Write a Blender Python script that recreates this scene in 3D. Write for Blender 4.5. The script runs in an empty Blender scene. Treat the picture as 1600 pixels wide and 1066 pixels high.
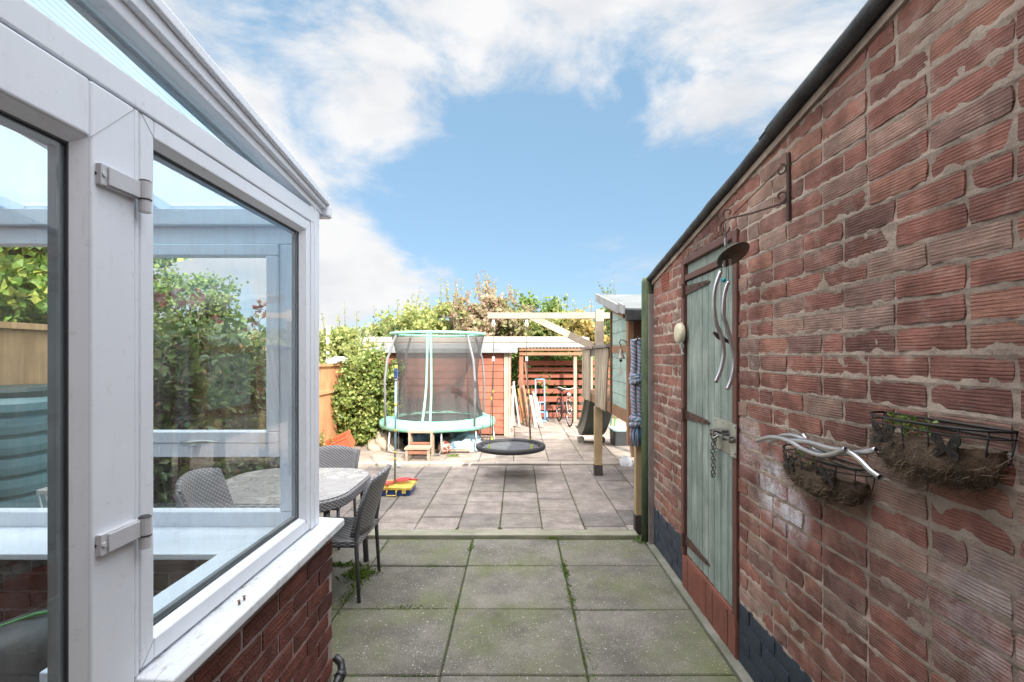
import bpy, math, random
from mathutils import Vector, Matrix, noise
random.seed(7)
R = math.radians
sc = bpy.context.scene
col = sc.collection
F, VX, VY, EYE = 765.0, 808.0, 556.0, 1.5
def P(x, y, D):                       # a pixel of the 1600x1066 photo and a distance give a point of the place
    return Vector(((x-VX)/F*D, D, EYE-(y-VY)/F*D))

# ---------------------------------------------------------------- camera
cam = bpy.data.cameras.new('camera'); co = bpy.data.objects.new('camera', cam); col.objects.link(co)
co.location = (0, 0, EYE); co.rotation_euler = (R(90), 0, 0)
cam.sensor_width = 36; cam.lens = 36*F/1600; cam.shift_x = (800-VX)/1600; cam.shift_y = (VY-533)/1600
cam.clip_start = .05; cam.clip_end = 2000
sc.camera = co
# ---------------------------------------------------------------- sky
OVER_FILL = 5.8
SUN_EL, SUN_AZ = 33.0, 24.0           # the sun stands behind the camera, a little to the right
to_sun = Vector((math.sin(R(SUN_AZ))*math.cos(R(SUN_EL)), -math.cos(R(SUN_AZ))*math.cos(R(SUN_EL)), math.sin(R(SUN_EL))))
w = bpy.data.worlds.new('World'); sc.world = w; w.use_nodes = True
nt = w.node_tree; nt.nodes.clear()
def N(t, typ, **kw):
    n = t.nodes.new(typ)
    for k, v in kw.items():
        if k in ('inputs',): continue
        setattr(n, k, v)
    return n
out = N(nt, 'ShaderNodeOutputWorld'); bg = N(nt, 'ShaderNodeBackground'); bg.inputs[1].default_value = .15
nt.links.new(bg.outputs[0], out.inputs[0])
sky = N(nt, 'ShaderNodeTexSky', sky_type='NISHITA', sun_disc=False, sun_elevation=R(SUN_EL), sun_rotation=R(180-SUN_AZ))
sky.air_density = 1.0; sky.dust_density = .15; sky.ozone_density = 2.2; sky.altitude = 50
tc = N(nt, 'ShaderNodeTexCoord')
def mth(t, op, a, b=None, c=None, clamp=False):
    n = t.nodes.new('ShaderNodeMath'); n.operation = op; n.use_clamp = clamp
    for i, x in enumerate((a, b, c)):
        if x is None: continue
        if isinstance(x, (int, float)): n.inputs[i].default_value = x
        else: t.links.new(x, n.inputs[i])
    return n.outputs[0]
mp = N(nt, 'ShaderNodeMapping'); mp.inputs['Scale'].default_value = (1, 1, 1.9); mp.inputs['Location'].default_value = (.3, 0, .2)
nt.links.new(tc.outputs['Generated'], mp.inputs[0])
nz = N(nt, 'ShaderNodeTexNoise'); nz.inputs['Scale'].default_value = 3.4; nz.inputs['Detail'].default_value = 14; nz.inputs['Roughness'].default_value = .60
nz.inputs['Distortion'].default_value = .35
nt.links.new(mp.outputs[0], nz.inputs[0])
dens = mth(nt, 'SUBTRACT', nz.outputs[0], .5)
dens = mth(nt, 'MULTIPLY', dens, 1.7)
acc = None
for (x, y, r0, r1, wt) in ((400, -50, .48, .22, .60), (640, 5, .26, .12, .56), (750, 50, .17, .05, .50), (905, 88, .085, .0, .36), (900, -230, .45, .22, .56), (1200, -90, .42, .18, .43),
                           (500, 420, .22, .06, .80), (620, 460, .17, .0, .36), (1180, 180, .26, .0, .33), (640, 205, .17, .0, .27), (300, 330, .28, .1, .6),
                           (700, 330, .12, .0, .2), (1000, 440, .20, .0, .22), (-300, 300, .8, .3, .6), (-700, 100, .8, .4, .5), (700, 430, .14, .0, .34),(560,300,.10,.0,.25), (2300,100,.9,.3,.5)):
    d = Vector((x-VX, F, VY-y)).normalized()
    vm = N(nt, 'ShaderNodeVectorMath', operation='DISTANCE'); vm.inputs[1].default_value = d
    nt.links.new(tc.outputs['Generated'], vm.inputs[0])
    mr = N(nt, 'ShaderNodeMapRange', interpolation_type='SMOOTHSTEP'); mr.inputs['From Min'].default_value = r0; mr.inputs['From Max'].default_value = r1
    mr.inputs['To Min'].default_value = 0; mr.inputs['To Max'].default_value = wt
    nt.links.new(vm.outputs['Value'], mr.inputs['Value'])
    acc = mr.outputs[0] if acc is None else mth(nt, 'MAXIMUM', acc, mr.outputs[0])
# high overhead and behind the camera: broken cloud
sep = N(nt, 'ShaderNodeSeparateXYZ'); nt.links.new(tc.outputs['Generated'], sep.inputs[0])
back = N(nt, 'ShaderNodeMapRange'); back.inputs['From Min'].default_value = .2; back.inputs['From Max'].default_value = -.5
back.inputs['To Min'].default_value = 0; back.inputs['To Max'].default_value = .34
nt.links.new(sep.outputs['Y'], back.inputs['Value'])
acc = mth(nt, 'MAXIMUM', acc, back.outputs[0])
den = mth(nt, 'ADD', dens, acc)
cl = N(nt, 'ShaderNodeMapRange', interpolation_type='SMOOTHSTEP'); cl.inputs['From Min'].default_value = .27; cl.inputs['From Max'].default_value = .66
nt.links.new(den, cl.inputs['Value'])
sh = N(nt, 'ShaderNodeTexNoise'); sh.inputs['Scale'].default_value = 5; sh.inputs['Detail'].default_value = 6
nt.links.new(mp.outputs[0], sh.inputs[0])
cr = N(nt, 'ShaderNodeValToRGB')
cr.color_ramp.elements[0].position = .35; cr.color_ramp.elements[0].color = (1.95, 2.02, 2.14, 1)
cr.color_ramp.elements[1].position = .62; cr.color_ramp.elements[1].color = (2.48, 2.48, 2.50, 1)
nt.links.new(sh.outputs[0], cr.inputs[0])
bl = N(nt, 'ShaderNodeMix', data_type='RGBA', blend_type='MULTIPLY'); bl.inputs[0].default_value = 1; bl.inputs[7].default_value = (.50, .48, .48, 1)
nt.links.new(sky.outputs[0], bl.inputs[6])
hs_ = N(nt, 'ShaderNodeMix', data_type='RGBA'); hs_.inputs[0].default_value = .30; hs_.inputs[6].default_value = (.92, 1.55, 2.16, 1); nt.links.new(bl.outputs[2], hs_.inputs[7])
mx = N(nt, 'ShaderNodeMix', data_type='RGBA')
nt.links.new(cl.outputs[0], mx.inputs[0]); nt.links.new(hs_.outputs[2], mx.inputs[6]); nt.links.new(cr.outputs[0], mx.inputs[7])
# added fill: unseen sky overhead and behind the viewer brightened to lift shade
up = N(nt, 'ShaderNodeMapRange', interpolation_type='SMOOTHSTEP'); up.inputs['From Min'].default_value = .62; up.inputs['From Max'].default_value = .95; up.inputs['To Min'].default_value = 1; up.inputs['To Max'].default_value = OVER_FILL
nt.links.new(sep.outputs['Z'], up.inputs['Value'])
bk = N(nt, 'ShaderNodeMapRange', interpolation_type='SMOOTHSTEP'); bk.inputs['From Min'].default_value = .25; bk.inputs['From Max'].default_value = -.35; bk.inputs['To Min'].default_value = 1; bk.inputs['To Max'].default_value = OVER_FILL
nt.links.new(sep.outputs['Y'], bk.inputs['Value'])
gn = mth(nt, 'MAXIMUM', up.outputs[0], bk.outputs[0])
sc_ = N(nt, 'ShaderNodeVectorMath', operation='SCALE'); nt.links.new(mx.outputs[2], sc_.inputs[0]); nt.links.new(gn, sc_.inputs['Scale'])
wm = N(nt, 'ShaderNodeMapRange'); wm.inputs['From Min'].default_value = 1; wm.inputs['From Max'].default_value = OVER_FILL; nt.links.new(gn, wm.inputs['Value'])
wc = N(nt, 'ShaderNodeMix', data_type='RGBA'); nt.links.new(wm.outputs[0], wc.inputs[0]); nt.links.new(sc_.outputs[0], wc.inputs[6]); wc.inputs[7].default_value = (2.22*OVER_FILL, 2.16*OVER_FILL, 2.12*OVER_FILL, 1)
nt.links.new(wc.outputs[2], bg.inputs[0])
# ---------------------------------------------------------------- sun
sl = bpy.data.lights.new('sun', 'SUN'); sl.energy = 3.4; sl.angle = R(.5); sl.color = (1, .93, .82)
so = bpy.data.objects.new('sun', sl); col.objects.link(so); so.location = to_sun*30
so.rotation_euler = to_sun.to_track_quat('Z', 'Y').to_euler()
sc.view_settings.view_transform = 'Standard'; sc.view_settings.look = 'None'; sc.view_settings.gamma = 1
sc.view_settings.exposure = 1.38

# ================================================================ materials
def tree(name):
    m = bpy.data.materials.new(name); m.use_nodes = True
    t = m.node_tree; b = t.nodes['Principled BSDF']; return m, t, b
def rgba(c): return (c[0], c[1], c[2], 1)
def coords(t, st=(1, 1, 1)):
    c = t.nodes.new('ShaderNodeTexCoord'); m = t.nodes.new('ShaderNodeMapping'); m.inputs['Scale'].default_value = st
    t.links.new(c.outputs['Object'], m.inputs[0]); return m.outputs[0]
def nzn(t, vec, scale, detail=5, rough=.55, dist=0):
    n = t.nodes.new('ShaderNodeTexNoise'); n.inputs['Scale'].default_value = scale; n.inputs['Detail'].default_value = detail
    n.inputs['Roughness'].default_value = rough; n.inputs['Distortion'].default_value = dist
    t.links.new(vec, n.inputs[0]); return n.outputs[0]
def ramp(t, fac, stops, interp='LINEAR'):
    r = t.nodes.new('ShaderNodeValToRGB'); r.color_ramp.interpolation = interp
    el = r.color_ramp.elements
    while len(el) < len(stops): el.new(.5)
    for e, (p, c) in zip(el, stops): e.position = p; e.color = rgba(c) if not isinstance(c, (int, float)) else (c, c, c, 1)
    t.links.new(fac, r.inputs[0]); return r.outputs[0]
def mixc(t, fac, a, b, mode='MIX'):
    n = t.nodes.new('ShaderNodeMix'); n.data_type = 'RGBA'; n.blend_type = mode
    for i, x in ((0, fac), (6, a), (7, b)):
        if isinstance(x, (int, float)): n.inputs[i].default_value = x if i == 0 else (x, x, x, 1)
        elif isinstance(x, tuple): n.inputs[i].default_value = rgba(x)
        else: t.links.new(x, n.inputs[i])
    return n.outputs[2]
def bumpn(t, b, h, strength=.5, dist=.01):
    n = t.nodes.new('ShaderNodeBump'); n.inputs['Strength'].default_value = strength; n.inputs['Distance'].default_value = dist
    t.links.new(h, n.inputs['Height']); t.links.new(n.outputs[0], b.inputs['Normal'])
def island(t): return t.nodes.new('ShaderNodeNewGeometry').outputs['Random Per Island']
def mat(name, c1, c2=None, scale=6, rough=.6, bump=0, bscale=40, metal=0, st=(1, 1, 1), isl=0, dist=.004, spec=None, lo=.35, hi=.65, coat=0):
    m, t, b = tree(name); v = coords(t, st)
    c2 = c2 or tuple(x*.8 for x in c1)
    c = ramp(t, nzn(t, v, scale, 6, .6), [(lo, c1), (hi, c2)])
    if isl:
        g = ramp(t, island(t), [(0, 1-isl), (1, 1+isl)]); c = mixc(t, 1, c, g, 'MULTIPLY')
    t.links.new(c, b.inputs['Base Color'])
    b.inputs['Roughness'].default_value = rough; b.inputs['Metallic'].default_value = metal
    if spec is not None: b.inputs['Specular IOR Level'].default_value = spec
    if coat: b.inputs['Coat Weight'].default_value = coat
    if bump: bumpn(t, b, nzn(t, v, bscale, 4, .6), bump, dist)
    return m
def leafmat(name, stops, trans=.35, rough=.5):
    m, t, b = tree(name)
    c = ramp(t, island(t), stops)
    t.links.new(c, b.inputs['Base Color']); b.inputs['Roughness'].default_value = rough
    tr = t.nodes.new('ShaderNodeBsdfTranslucent'); t.links.new(c, tr.inputs[0])
    ms = t.nodes.new('ShaderNodeMixShader'); ms.inputs[0].default_value = trans
    t.links.new(b.outputs[0], ms.inputs[1]); t.links.new(tr.outputs[0], ms.inputs[2])
    t.links.new(ms.outputs[0], t.nodes['Material Output'].inputs[0]); return m
def glassmat(name, tint=(.93, .97, .97), ior=1.5, gain=1.0, dirt=.05):
    m, t, b = tree(name); t.nodes.remove(b)
    tr = t.nodes.new('ShaderNodeBsdfTransparent'); tr.inputs[0].default_value = rgba(tint)
    gl = t.nodes.new('ShaderNodeBsdfGlossy'); gl.inputs['Roughness'].default_value = .0
    gl.inputs[0].default_value = (1, 1, 1, 1)
    lw = t.nodes.new('ShaderNodeLayerWeight'); lw.inputs[0].default_value = .5
    f = mth(t, 'ADD', mth(t, 'MULTIPLY', mth(t, 'POWER', lw.outputs['Facing'], 5.0), .9), .075); f = mth(t, 'MULTIPLY', f, gain, clamp=True)
    ms = t.nodes.new('ShaderNodeMixShader'); t.links.new(f, ms.inputs[0]); t.links.new(tr.outputs[0], ms.inputs[1]); t.links.new(gl.outputs[0], ms.inputs[2])
    df = t.nodes.new('ShaderNodeBsdfDiffuse'); df.inputs[0].default_value = (.6, .62, .64, 1)
    v = coords(t, (1, 1, .35)); d = ramp(t, nzn(t, v, 9, 8, .75), [(.42, 0.0), (.75, dirt)])
    m2 = t.nodes.new('ShaderNodeMixShader'); t.links.new(d, m2.inputs[0]); t.links.new(ms.outputs[0], m2.inputs[1]); t.links.new(df.outputs[0], m2.inputs[2])
    t.links.new(m2.outputs[0], t.nodes['Material Output'].inputs[0]); return m

def brickmat(name, stops, grooves=True, mortar=(.33, .27, .23), white=None, seed=0, smear=.6, pitch=112, dimples=False):
    m, t, b = tree(name); v = coords(t)
    c = ramp(t, island(t), stops)
    n1 = nzn(t, v, 9+seed, 6, .65); c = mixc(t, 1, c, ramp(t, n1, [(.3, .62), (.7, 1.25)]), 'MULTIPLY')
    # drag-wire texture: fine horizontal ribs
    sp = t.nodes.new('ShaderNodeSeparateXYZ'); t.links.new(v, sp.inputs[0])
    wob = mth(t, 'MULTIPLY', mth(t, 'SUBTRACT', nzn(t, coords(t, (3, 3, 3)), 6, 3), .5), .003)
    zz = mth(t, 'ADD', sp.outputs['Z'], wob)
    rb = mth(t, 'ABSOLUTE', mth(t, 'SINE', mth(t, 'MULTIPLY', zz, math.pi*pitch)))
    gate = ramp(t, nzn(t, coords(t, (2, 2, 9)), 5, 4, .6), [(.34, 0.05), (.58, 1.0)])
    rbs = mth(t, 'POWER', rb, .5)
    dk = mixc(t, gate, 1.0, ramp(t, rbs, [(.30, .52), (.80, 1.0)])) if grooves else None
    if grooves: c = mixc(t, 1, c, dk, 'MULTIPLY')
    # mortar smeared over faces, grime
    sm = ramp(t, nzn(t, v, 13, 8, .7), [(.54, 0.0), (.70, smear)])
    c = mixc(t, sm, c, mortar)
    gr = ramp(t, nzn(t, v, 2.2, 6, .6), [(.38, .62), (.62, 1.1)]); c = mixc(t, 1, c, gr, 'MULTIPLY')
    if white:
        for (p, r, a) in white:
            vm = t.nodes.new('ShaderNodeVectorMath'); vm.operation = 'DISTANCE'; vm.inputs[1].default_value = p; t.links.new(coords(t), vm.inputs[0])
            k = t.nodes.new('ShaderNodeMapRange'); k.inputs['From Min'].default_value = r; k.inputs['From Max'].default_value = r*.3; t.links.new(vm.outputs['Value'], k.inputs['Value'])
            k2 = mth(t, 'MULTIPLY', mth(t, 'MULTIPLY', k.outputs[0], ramp(t, nzn(t, v, 16, 8, .7), [(.38, .15), (.58, 1.0)])), a)
            c = mixc(t, k2, c, (.62, .62, .66))
    t.links.new(c, b.inputs['Base Color']); b.inputs['Roughness'].default_value = .88; b.inputs['Specular IOR Level'].default_value = .25
    h = nzn(t, v, 120, 5, .7)
    if grooves: h = mth(t, 'ADD', mth(t, 'MULTIPLY', h, .5), mth(t, 'MULTIPLY', mth(t, 'MULTIPLY', rbs, gate), .6))
    if dimples:
        vo = t.nodes.new('ShaderNodeTexVoronoi'); vo.inputs['Scale'].default_value = 110; t.links.new(v, vo.inputs[0])
        h = mth(t, 'ADD', h, vo.outputs[0])
    bumpn(t, b, h, .75, .004)
    return m
def mortarmat(name, c1, c2):
    m, t, b = tree(name); v = coords(t)
    c = ramp(t, nzn(t, v, 7, 8, .7), [(.3, c1), (.68, c2)])
    c = mixc(t, 1, c, ramp(t, nzn(t, v, 1.6, 5, .6), [(.38, .7), (.62, 1.08)]), 'MULTIPLY')
    t.links.new(c, b.inputs['Base Color']); b.inputs['Roughness'].default_value = .95; b.inputs['Specular IOR Level'].default_value = .1
    bumpn(t, b, nzn(t, v, 70, 8, .75), 1, .006); return m
def slabmat(name, tones, moss=.5, speck=.5, seed=0.0):
    m, t, b = tree(name); v = coords(t)
    c = ramp(t, island(t), tones)
    c = mixc(t, 1, c, ramp(t, nzn(t, v, 260, 3, .7), [(.32, .42), (.68, 1.55)]), 'MULTIPLY')
    c = mixc(t, 1, c, ramp(t, nzn(t, v, 3.1+seed, 9, .72), [(.3, .50), (.68, 1.22)]), 'MULTIPLY')
    c = mixc(t, mth(t, 'MULTIPLY', ramp(t, nzn(t, v, 1.35+seed*.2, 5, .62), [(.46, 0.0), (.66, 1.0)]), moss), c, (.125, .145, .05))
    vo = t.nodes.new('ShaderNodeTexVoronoi'); vo.inputs['Scale'].default_value = 62; vo.inputs['Randomness'].default_value = 1; t.links.new(v, vo.inputs[0])
    rnd = t.nodes.new('ShaderNodeSeparateColor'); t.links.new(vo.outputs['Color'], rnd.inputs[0])
    dot = mth(t, 'MULTIPLY', mth(t, 'LESS_THAN', vo.outputs['Distance'], .21), mth(t, 'GREATER_THAN', rnd.outputs[0], 1-speck*.42))
    vo2 = t.nodes.new('ShaderNodeTexVoronoi'); vo2.inputs['Scale'].default_value = 26; t.links.new(v, vo2.inputs[0])
    r2 = t.nodes.new('ShaderNodeSeparateColor'); t.links.new(vo2.outputs['Color'], r2.inputs[0])
    dot2 = mth(t, 'MULTIPLY', mth(t, 'LESS_THAN', vo2.outputs['Distance'], .16), mth(t, 'GREATER_THAN', r2.outputs[0], 1-speck*.16))
    c = mixc(t, mth(t, 'MULTIPLY', mth(t, 'MAXIMUM', dot, dot2), mth(t, 'MULTIPLY', nzn(t, v, 3.5, 3), .95)), c, (.46, .45, .42))
    t.links.new(c, b.inputs['Base Color']); b.inputs['Roughness'].default_value = .85; b.inputs['Specular IOR Level'].default_value = .3
    bumpn(t, b, mth(t, 'ADD', nzn(t, v, 150, 4, .7), nzn(t, v, 12, 4, .6)), .7, .004); return m
def woodmat(name, c1, c2, axis='Z', rough=.75, isl=.15, fine=70, wear=None, wearamt=.7):
    m, t, b = tree(name)
    s = {'X': (.06, 1, 1), 'Y': (1, .06, 1), 'Z': (1, 1, .06)}[axis]
    v = coords(t, s)
    c = ramp(t, nzn(t, v, fine, 5, .6, 1.5), [(.3, c1), (.7, c2)])
    c = mixc(t, 1, c, ramp(t, nzn(t, coords(t), 5, 4), [(.3, .82), (.7, 1.15)]), 'MULTIPLY')
    if isl: c = mixc(t, 1, c, ramp(t, island(t), [(0, 1-isl), (1, 1+isl)]), 'MULTIPLY')
    if wear: c = mixc(t, ramp(t, nzn(t, coords(t, tuple(1 if q > .5 else .25 for q in s)), 11, 8, .7), [(.5, 0.0), (.66, wearamt)]), c, wear)
    t.links.new(c, b.inputs['Base Color']); b.inputs['Roughness'].default_value = rough; b.inputs['Specular IOR Level'].default_value = .3
    bumpn(t, b, nzn(t, v, fine*1.5, 4, .6), .5, .003); return m

# ================================================================ mesh helpers
LOC = {}
class MB:
    def __init__(s): s.v = []; s.f = []
    def add(s, vs, fs):
        n = len(s.v); s.v += [Vector(q) for q in vs]; s.f += [tuple(i+n for i in f) for f in fs]; return s
    def box(s, a, b, M=None):
        (x0, y0, z0), (x1, y1, z1) = a, b
        vs = [Vector(q) for q in ((x0, y0, z0), (x1, y0, z0), (x1, y1, z0), (x0, y1, z0), (x0, y0, z1), (x1, y0, z1), (x1, y1, z1), (x0, y1, z1))]
        if M is not None: vs = [M @ q for q in vs]
        return s.add(vs, [(0, 3, 2, 1), (4, 5, 6, 7), (0, 1, 5, 4), (1, 2, 6, 5), (2, 3, 7, 6), (3, 0, 4, 7)])
    def cbox(s, c, d, M=None):
        h = Vector(d)/2
        if M is None: return s.box(Vector(c)-h, Vector(c)+h)
        return s.box(-h, h, Matrix.Translation(c) @ M.to_4x4())
    def beam(s, p, q, w, t, up=(0, 0, 1)):      # w along up-ish direction, t sideways
        p, q = Vector(p), Vector(q); d = (q-p).normalized(); up = Vector(up)
        sd = d.cross(up)
        if sd.length < 1e-4: sd = d.cross(Vector((0, 1, 0)))
        sd.normalize(); u = sd.cross(d).normalized()
        vs = []
        for c in (p, q):
            for a, b in ((-1, -1), (1, -1), (1, 1), (-1, 1)): vs.append(c+sd*a*t/2+u*b*w/2)
        return s.add(vs, [(0, 1, 2, 3), (7, 6, 5, 4), (0, 4, 5, 1), (1, 5, 6, 2), (2, 6, 7, 3), (3, 7, 4, 0)])
    def tube(s, pts, r, n=8, cap=True, closed=False):
        pts = [Vector(p) for p in pts]; m = len(pts)
        rs = r if isinstance(r, (list, tuple)) else [r]*m
        ref = None; base = len(s.v); rings = []
        for i, p in enumerate(pts):
            if closed: d = pts[(i+1) % m]-pts[i-1]
            else: d = pts[min(i+1, m-1)]-pts[max(i-1, 0)]
            d.normalize()
            if ref is None: ref = Vector((0, 0, 1)) if abs(d.z) < .9 else Vector((1, 0, 0))
            a = (ref-d*ref.dot(d)).normalized(); ref = a; b = d.cross(a)
            s.v += [p+(a*math.cos(2*math.pi*k/n)+b*math.sin(2*math.pi*k/n))*rs[i] for k in range(n)]
        for i in range(m if closed else m-1):
            j = (i+1) % m
            for k in range(n): s.f.append((base+i*n+k, base+i*n+(k+1) % n, base+j*n+(k+1) % n, base+j*n+k))
        if cap and not closed:
            s.f.append(tuple(base+k for k in range(n))[::-1]); s.f.append(tuple(base+(m-1)*n+k for k in range(n)))
        return s
    def lathe(s, prof, c=(0, 0, 0), n=20, M=None, cap=True, e=2.0, sx=1, sy=1):
        base = len(s.v); c = Vector(c)
        for r, z in prof:
            for k in range(n):
                a = 2*math.pi*k/n; ca, sa = math.cos(a), math.sin(a)
                q = Vector((sx*r*math.copysign(abs(ca)**(2/e), ca), sy*r*math.copysign(abs(sa)**(2/e), sa), z))
                s.v.append(c+(M @ q if M else q))
        m = len(prof)
        for i in range(m-1):
            for k in range(n): s.f.append((base+i*n+k, base+i*n+(k+1) % n, base+(i+1)*n+(k+1) % n, base+(i+1)*n+k))
        if cap:
            s.f.append(tuple(base+k for k in range(n))[::-1]); s.f.append(tuple(base+(m-1)*n+k for k in range(n)))
        return s
    def ball(s, c, r, n=14, sq=(1, 1, 1)):
        c = Vector(c); base = len(s.v); h = n//2
        for i in range(h+1):
            t = math.pi*i/h
            for k in range(n): s.v.append(c+Vector((math.sin(t)*math.cos(2*math.pi*k/n)*r*sq[0], math.sin(t)*math.sin(2*math.pi*k/n)*r*sq[1], math.cos(t)*r*sq[2])))
        for i in range(h):
            for k in range(n): s.f.append((base+i*n+k, base+(i+1)*n+k, base+(i+1)*n+(k+1) % n, base+i*n+(k+1) % n))
        return s
    def poly_prism(s, pts, off):                # closed polygon extruded by a vector
        pts = [Vector(p) for p in pts]; n = len(pts); off = Vector(off)
        fs = [tuple(range(n)), tuple(range(2*n-1, n-1, -1))]
        fs += [(i, i+n, (i+1) % n+n, (i+1) % n) for i in range(n)]
        return s.add(pts+[p+off for p in pts], fs)
    def grid(s, fn, nu, nv):
        base = len(s.v)
        for j in range(nv+1):
            for i in range(nu+1): s.v.append(Vector(fn(i/nu, j/nv)))
        for j in range(nv):
            for i in range(nu):
                a = base+j*(nu+1)+i; s.f.append((a, a+1, a+nu+2, a+nu+1))
        return s
    def obj(s, name, m, parent=None, smooth=False, bevel=0, loc=None, sub=0, solid=0):
        me = bpy.data.meshes.new(name)
        base = Vector(loc) if loc is not None else Vector((0, 0, 0))
        if parent is not None: base = LOC.get(parent.name, Vector((0, 0, 0)))
        me.from_pydata([tuple(q-base) for q in s.v], [], s.f); me.update(); me.materials.append(m)
        if smooth: me.polygons.foreach_set('use_smooth', [True]*len(me.polygons))
        o = bpy.data.objects.new(name, me); col.objects.link(o)
        if parent is not None: o.parent = parent; LOC[o.name] = base
        elif loc is not None: o.location = loc; LOC[o.name] = base
        if solid:
            q = o.modifiers.new('s', 'SOLIDIFY'); q.thickness = solid
        if bevel:
            q = o.modifiers.new('b', 'BEVEL'); q.width = bevel; q.segments = 2; q.limit_method = 'ANGLE'
            if not smooth and bevel > .004:
                me.polygons.foreach_set('use_smooth', [True]*len(me.polygons)); q.harden_normals = True
        if sub:
            q = o.modifiers.new('d', 'SUBSURF'); q.levels = sub; q.render_levels = sub
        return o
def tag(o, label=None, cat=None, group=None, kind=None):
    if label: o['label'] = label
    if cat: o['category'] = cat
    if group: o['group'] = group
    if kind: o['kind'] = kind
    return o
def thing(name, label, cat, loc=(0, 0, 0), group=None, rz=0):
    o = bpy.data.objects.new(name, None); col.objects.link(o); o.location = loc; o.empty_display_size = .1
    o.rotation_euler = (0, 0, rz); LOC[o.name] = Vector(loc); return tag(o, label, cat, group)
def copy_tree(o, parent=None):
    c = o.copy(); col.objects.link(c)
    if parent is not None: c.parent = parent
    for ch in [q for q in bpy.data.objects if q.parent == o]: copy_tree(ch, c)
    return c
def wavy(a, b, n, amp, axis): pass
# ================================================================ setting: ground, paving
GARX = 1.09
m_soil = mat('soil', (.07, .055, .04), (.05, .05, .025), 3, .95, .6, 30)
m_grass_far = mat('meadow', (.06, .09, .03), (.10, .11, .04), .4, .95)
tag(MB().box((-400, -60, -.35), (400, 900, -.045)).obj('ground', m_soil), kind='structure')
m_slab1 = slabmat('slab near', [(0, (.145, .138, .118)), (.5, (.19, .178, .155)), (1, (.125, .12, .106))], moss=.7, speck=1.25)
m_slab2 = slabmat('slab far', [(0, (.24, .205, .19)), (.25, (.31, .265, .245)), (.5, (.18, .165, .155)), (.75, (.33, .28, .26)), (1, (.215, .19, .18))], moss=.14, speck=.35, seed=1.7)
m_slab3 = slabmat('slab rear', [(0, (.33, .275, .235)), (.5, (.38, .32, .27)), (1, (.28, .235, .21))], moss=.06, speck=.25, seed=.6)
m_joint = mat('joint dirt', (.07, .062, .048), (.06, .075, .03), 8, .95, .8, 60)
m_conc = mat('concrete', (.23, .22, .19), (.13, .135, .10), 5, .9, .8, 90)
def slab(mb, x0, x1, y0, y1, z):
    g = .003+random.random()*.002; z = z+random.uniform(-.003, .003); tx = random.uniform(-.002, .002); ty = random.uniform(-.003, .003)
    x0 += g; x1 -= g; y0 += g; y1 -= g; c = .006
    def zz(x, y): return z+tx*((x-x0)/(x1-x0)-.5)*2+ty*((y-y0)/(y1-y0)-.5)*2
    # chipped outline, chamfered
    def ring(inset, dz, jit):
        q = []
        for (ax, ay, bx, by) in ((x0, y0, x1, y0), (x1, y0, x1, y1), (x1, y1, x0, y1), (x0, y1, x0, y0)):
            for k in range(6):
                u = k/6; x = ax+(bx-ax)*u; y = ay+(by-ay)*u
                nx = noise.noise(Vector((x*30, y*30, 5)))*jit
                cx, cy = (x0+x1)/2, (y0+y1)/2
                dx, dy = (cx-x), (cy-y)
                sx = (1 if dx > 0 else -1) if abs(dx) > (x1-x0)/2-1e-4 else 0
                sy = (1 if dy > 0 else -1) if abs(dy) > (y1-y0)/2-1e-4 else 0
                q.append((x+sx*(inset+abs(nx)), y+sy*(inset+abs(nx)), zz(x, y)+dz))
        return q
    a, b, d = ring(0, -.04, 0), ring(0, -c, .003), ring(c, 0, .003)
    n = 24; fs = [(i, (i+1) % n, (i+1) % n+n, i+n) for i in range(n)]+[(i+n, (i+1) % n+n, (i+1) % n+2*n, i+2*n) for i in range(n)]+[tuple(range(2*n, 3*n))]
    mb.add(a+b+d, fs)
pav = MB()
ys = [4.01, 3.50, 2.90, 2.30, 1.70, 1.10, .5, -.1, -.7, -1.3]
xs = [1.03, .331, -.36, -1.05, -1.74, -2.43, -3.02]
for i in range(len(ys)-1):
    for k in range(len(xs)-1):
        if xs[k] < -.8 and ys[i+1] < 2.1:
            if xs[k] > -.9 or ys[i] <= 2.3: continue
        slab(pav, xs[k+1], xs[k], ys[i+1], ys[i], 0)
tag(pav.obj('near_paving', m_slab1), kind='structure')
tag(MB().box((-3.05, -1.4, -.044), (1.09, 12.6, -.012)).obj('paving_bed', m_joint), kind='structure')
pav = MB()
x = -3.11; k = 0
while x < 3.4:
    off = random.uniform(0, .36) if 1 else 0
    y = 4.18
    while y < 6.70:
        y1 = min(y+(.38 if y > 4.2 else .38-off), 6.70)
        if 6.70-y1 < .06: y1 = 6.70
        if not (x > 1.0 and y < 3.9): slab(pav, x, x+.37, y, y1, 0)
        y = y1
    x += .37; k += 1
tag(pav.obj('middle_paving', m_slab2), kind='structure')
pav = MB()
x = -3.05
while x < 3.2:
    y = 6.86+random.uniform(-.3, 0)
    while y < 12.4:
        y1 = min(y+.5, 12.4); ya = max(y, 6.86)
        if y1-ya > .05: slab(pav, x, x+.5, ya, y1, .004)
        y = y1
    x += .5
tag(pav.obj('rear_paving', m_slab3), kind='structure')
tag(MB().box((1.11, 3.95, -.044), (3.4, 12.6, -.012)).obj('side_paving_bed', m_joint), kind='structure')
m_edge = woodmat('edging timber', (.20, .20, .16), (.29, .28, .22), 'X', .85, fine=40, wear=(.11, .13, .05), wearamt=.5)
tag(MB().box((-3.0, 4.03, -.04), (1.0, 4.165, .024)).obj('timber_edging', m_edge, bevel=.006), kind='structure')
kb = MB(); x = -3.0
while x < 3.2:
    kb.box((x, 6.715, -.04), (x+.895, 6.85, .022+random.uniform(-.004, .004))); x += .9
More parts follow.
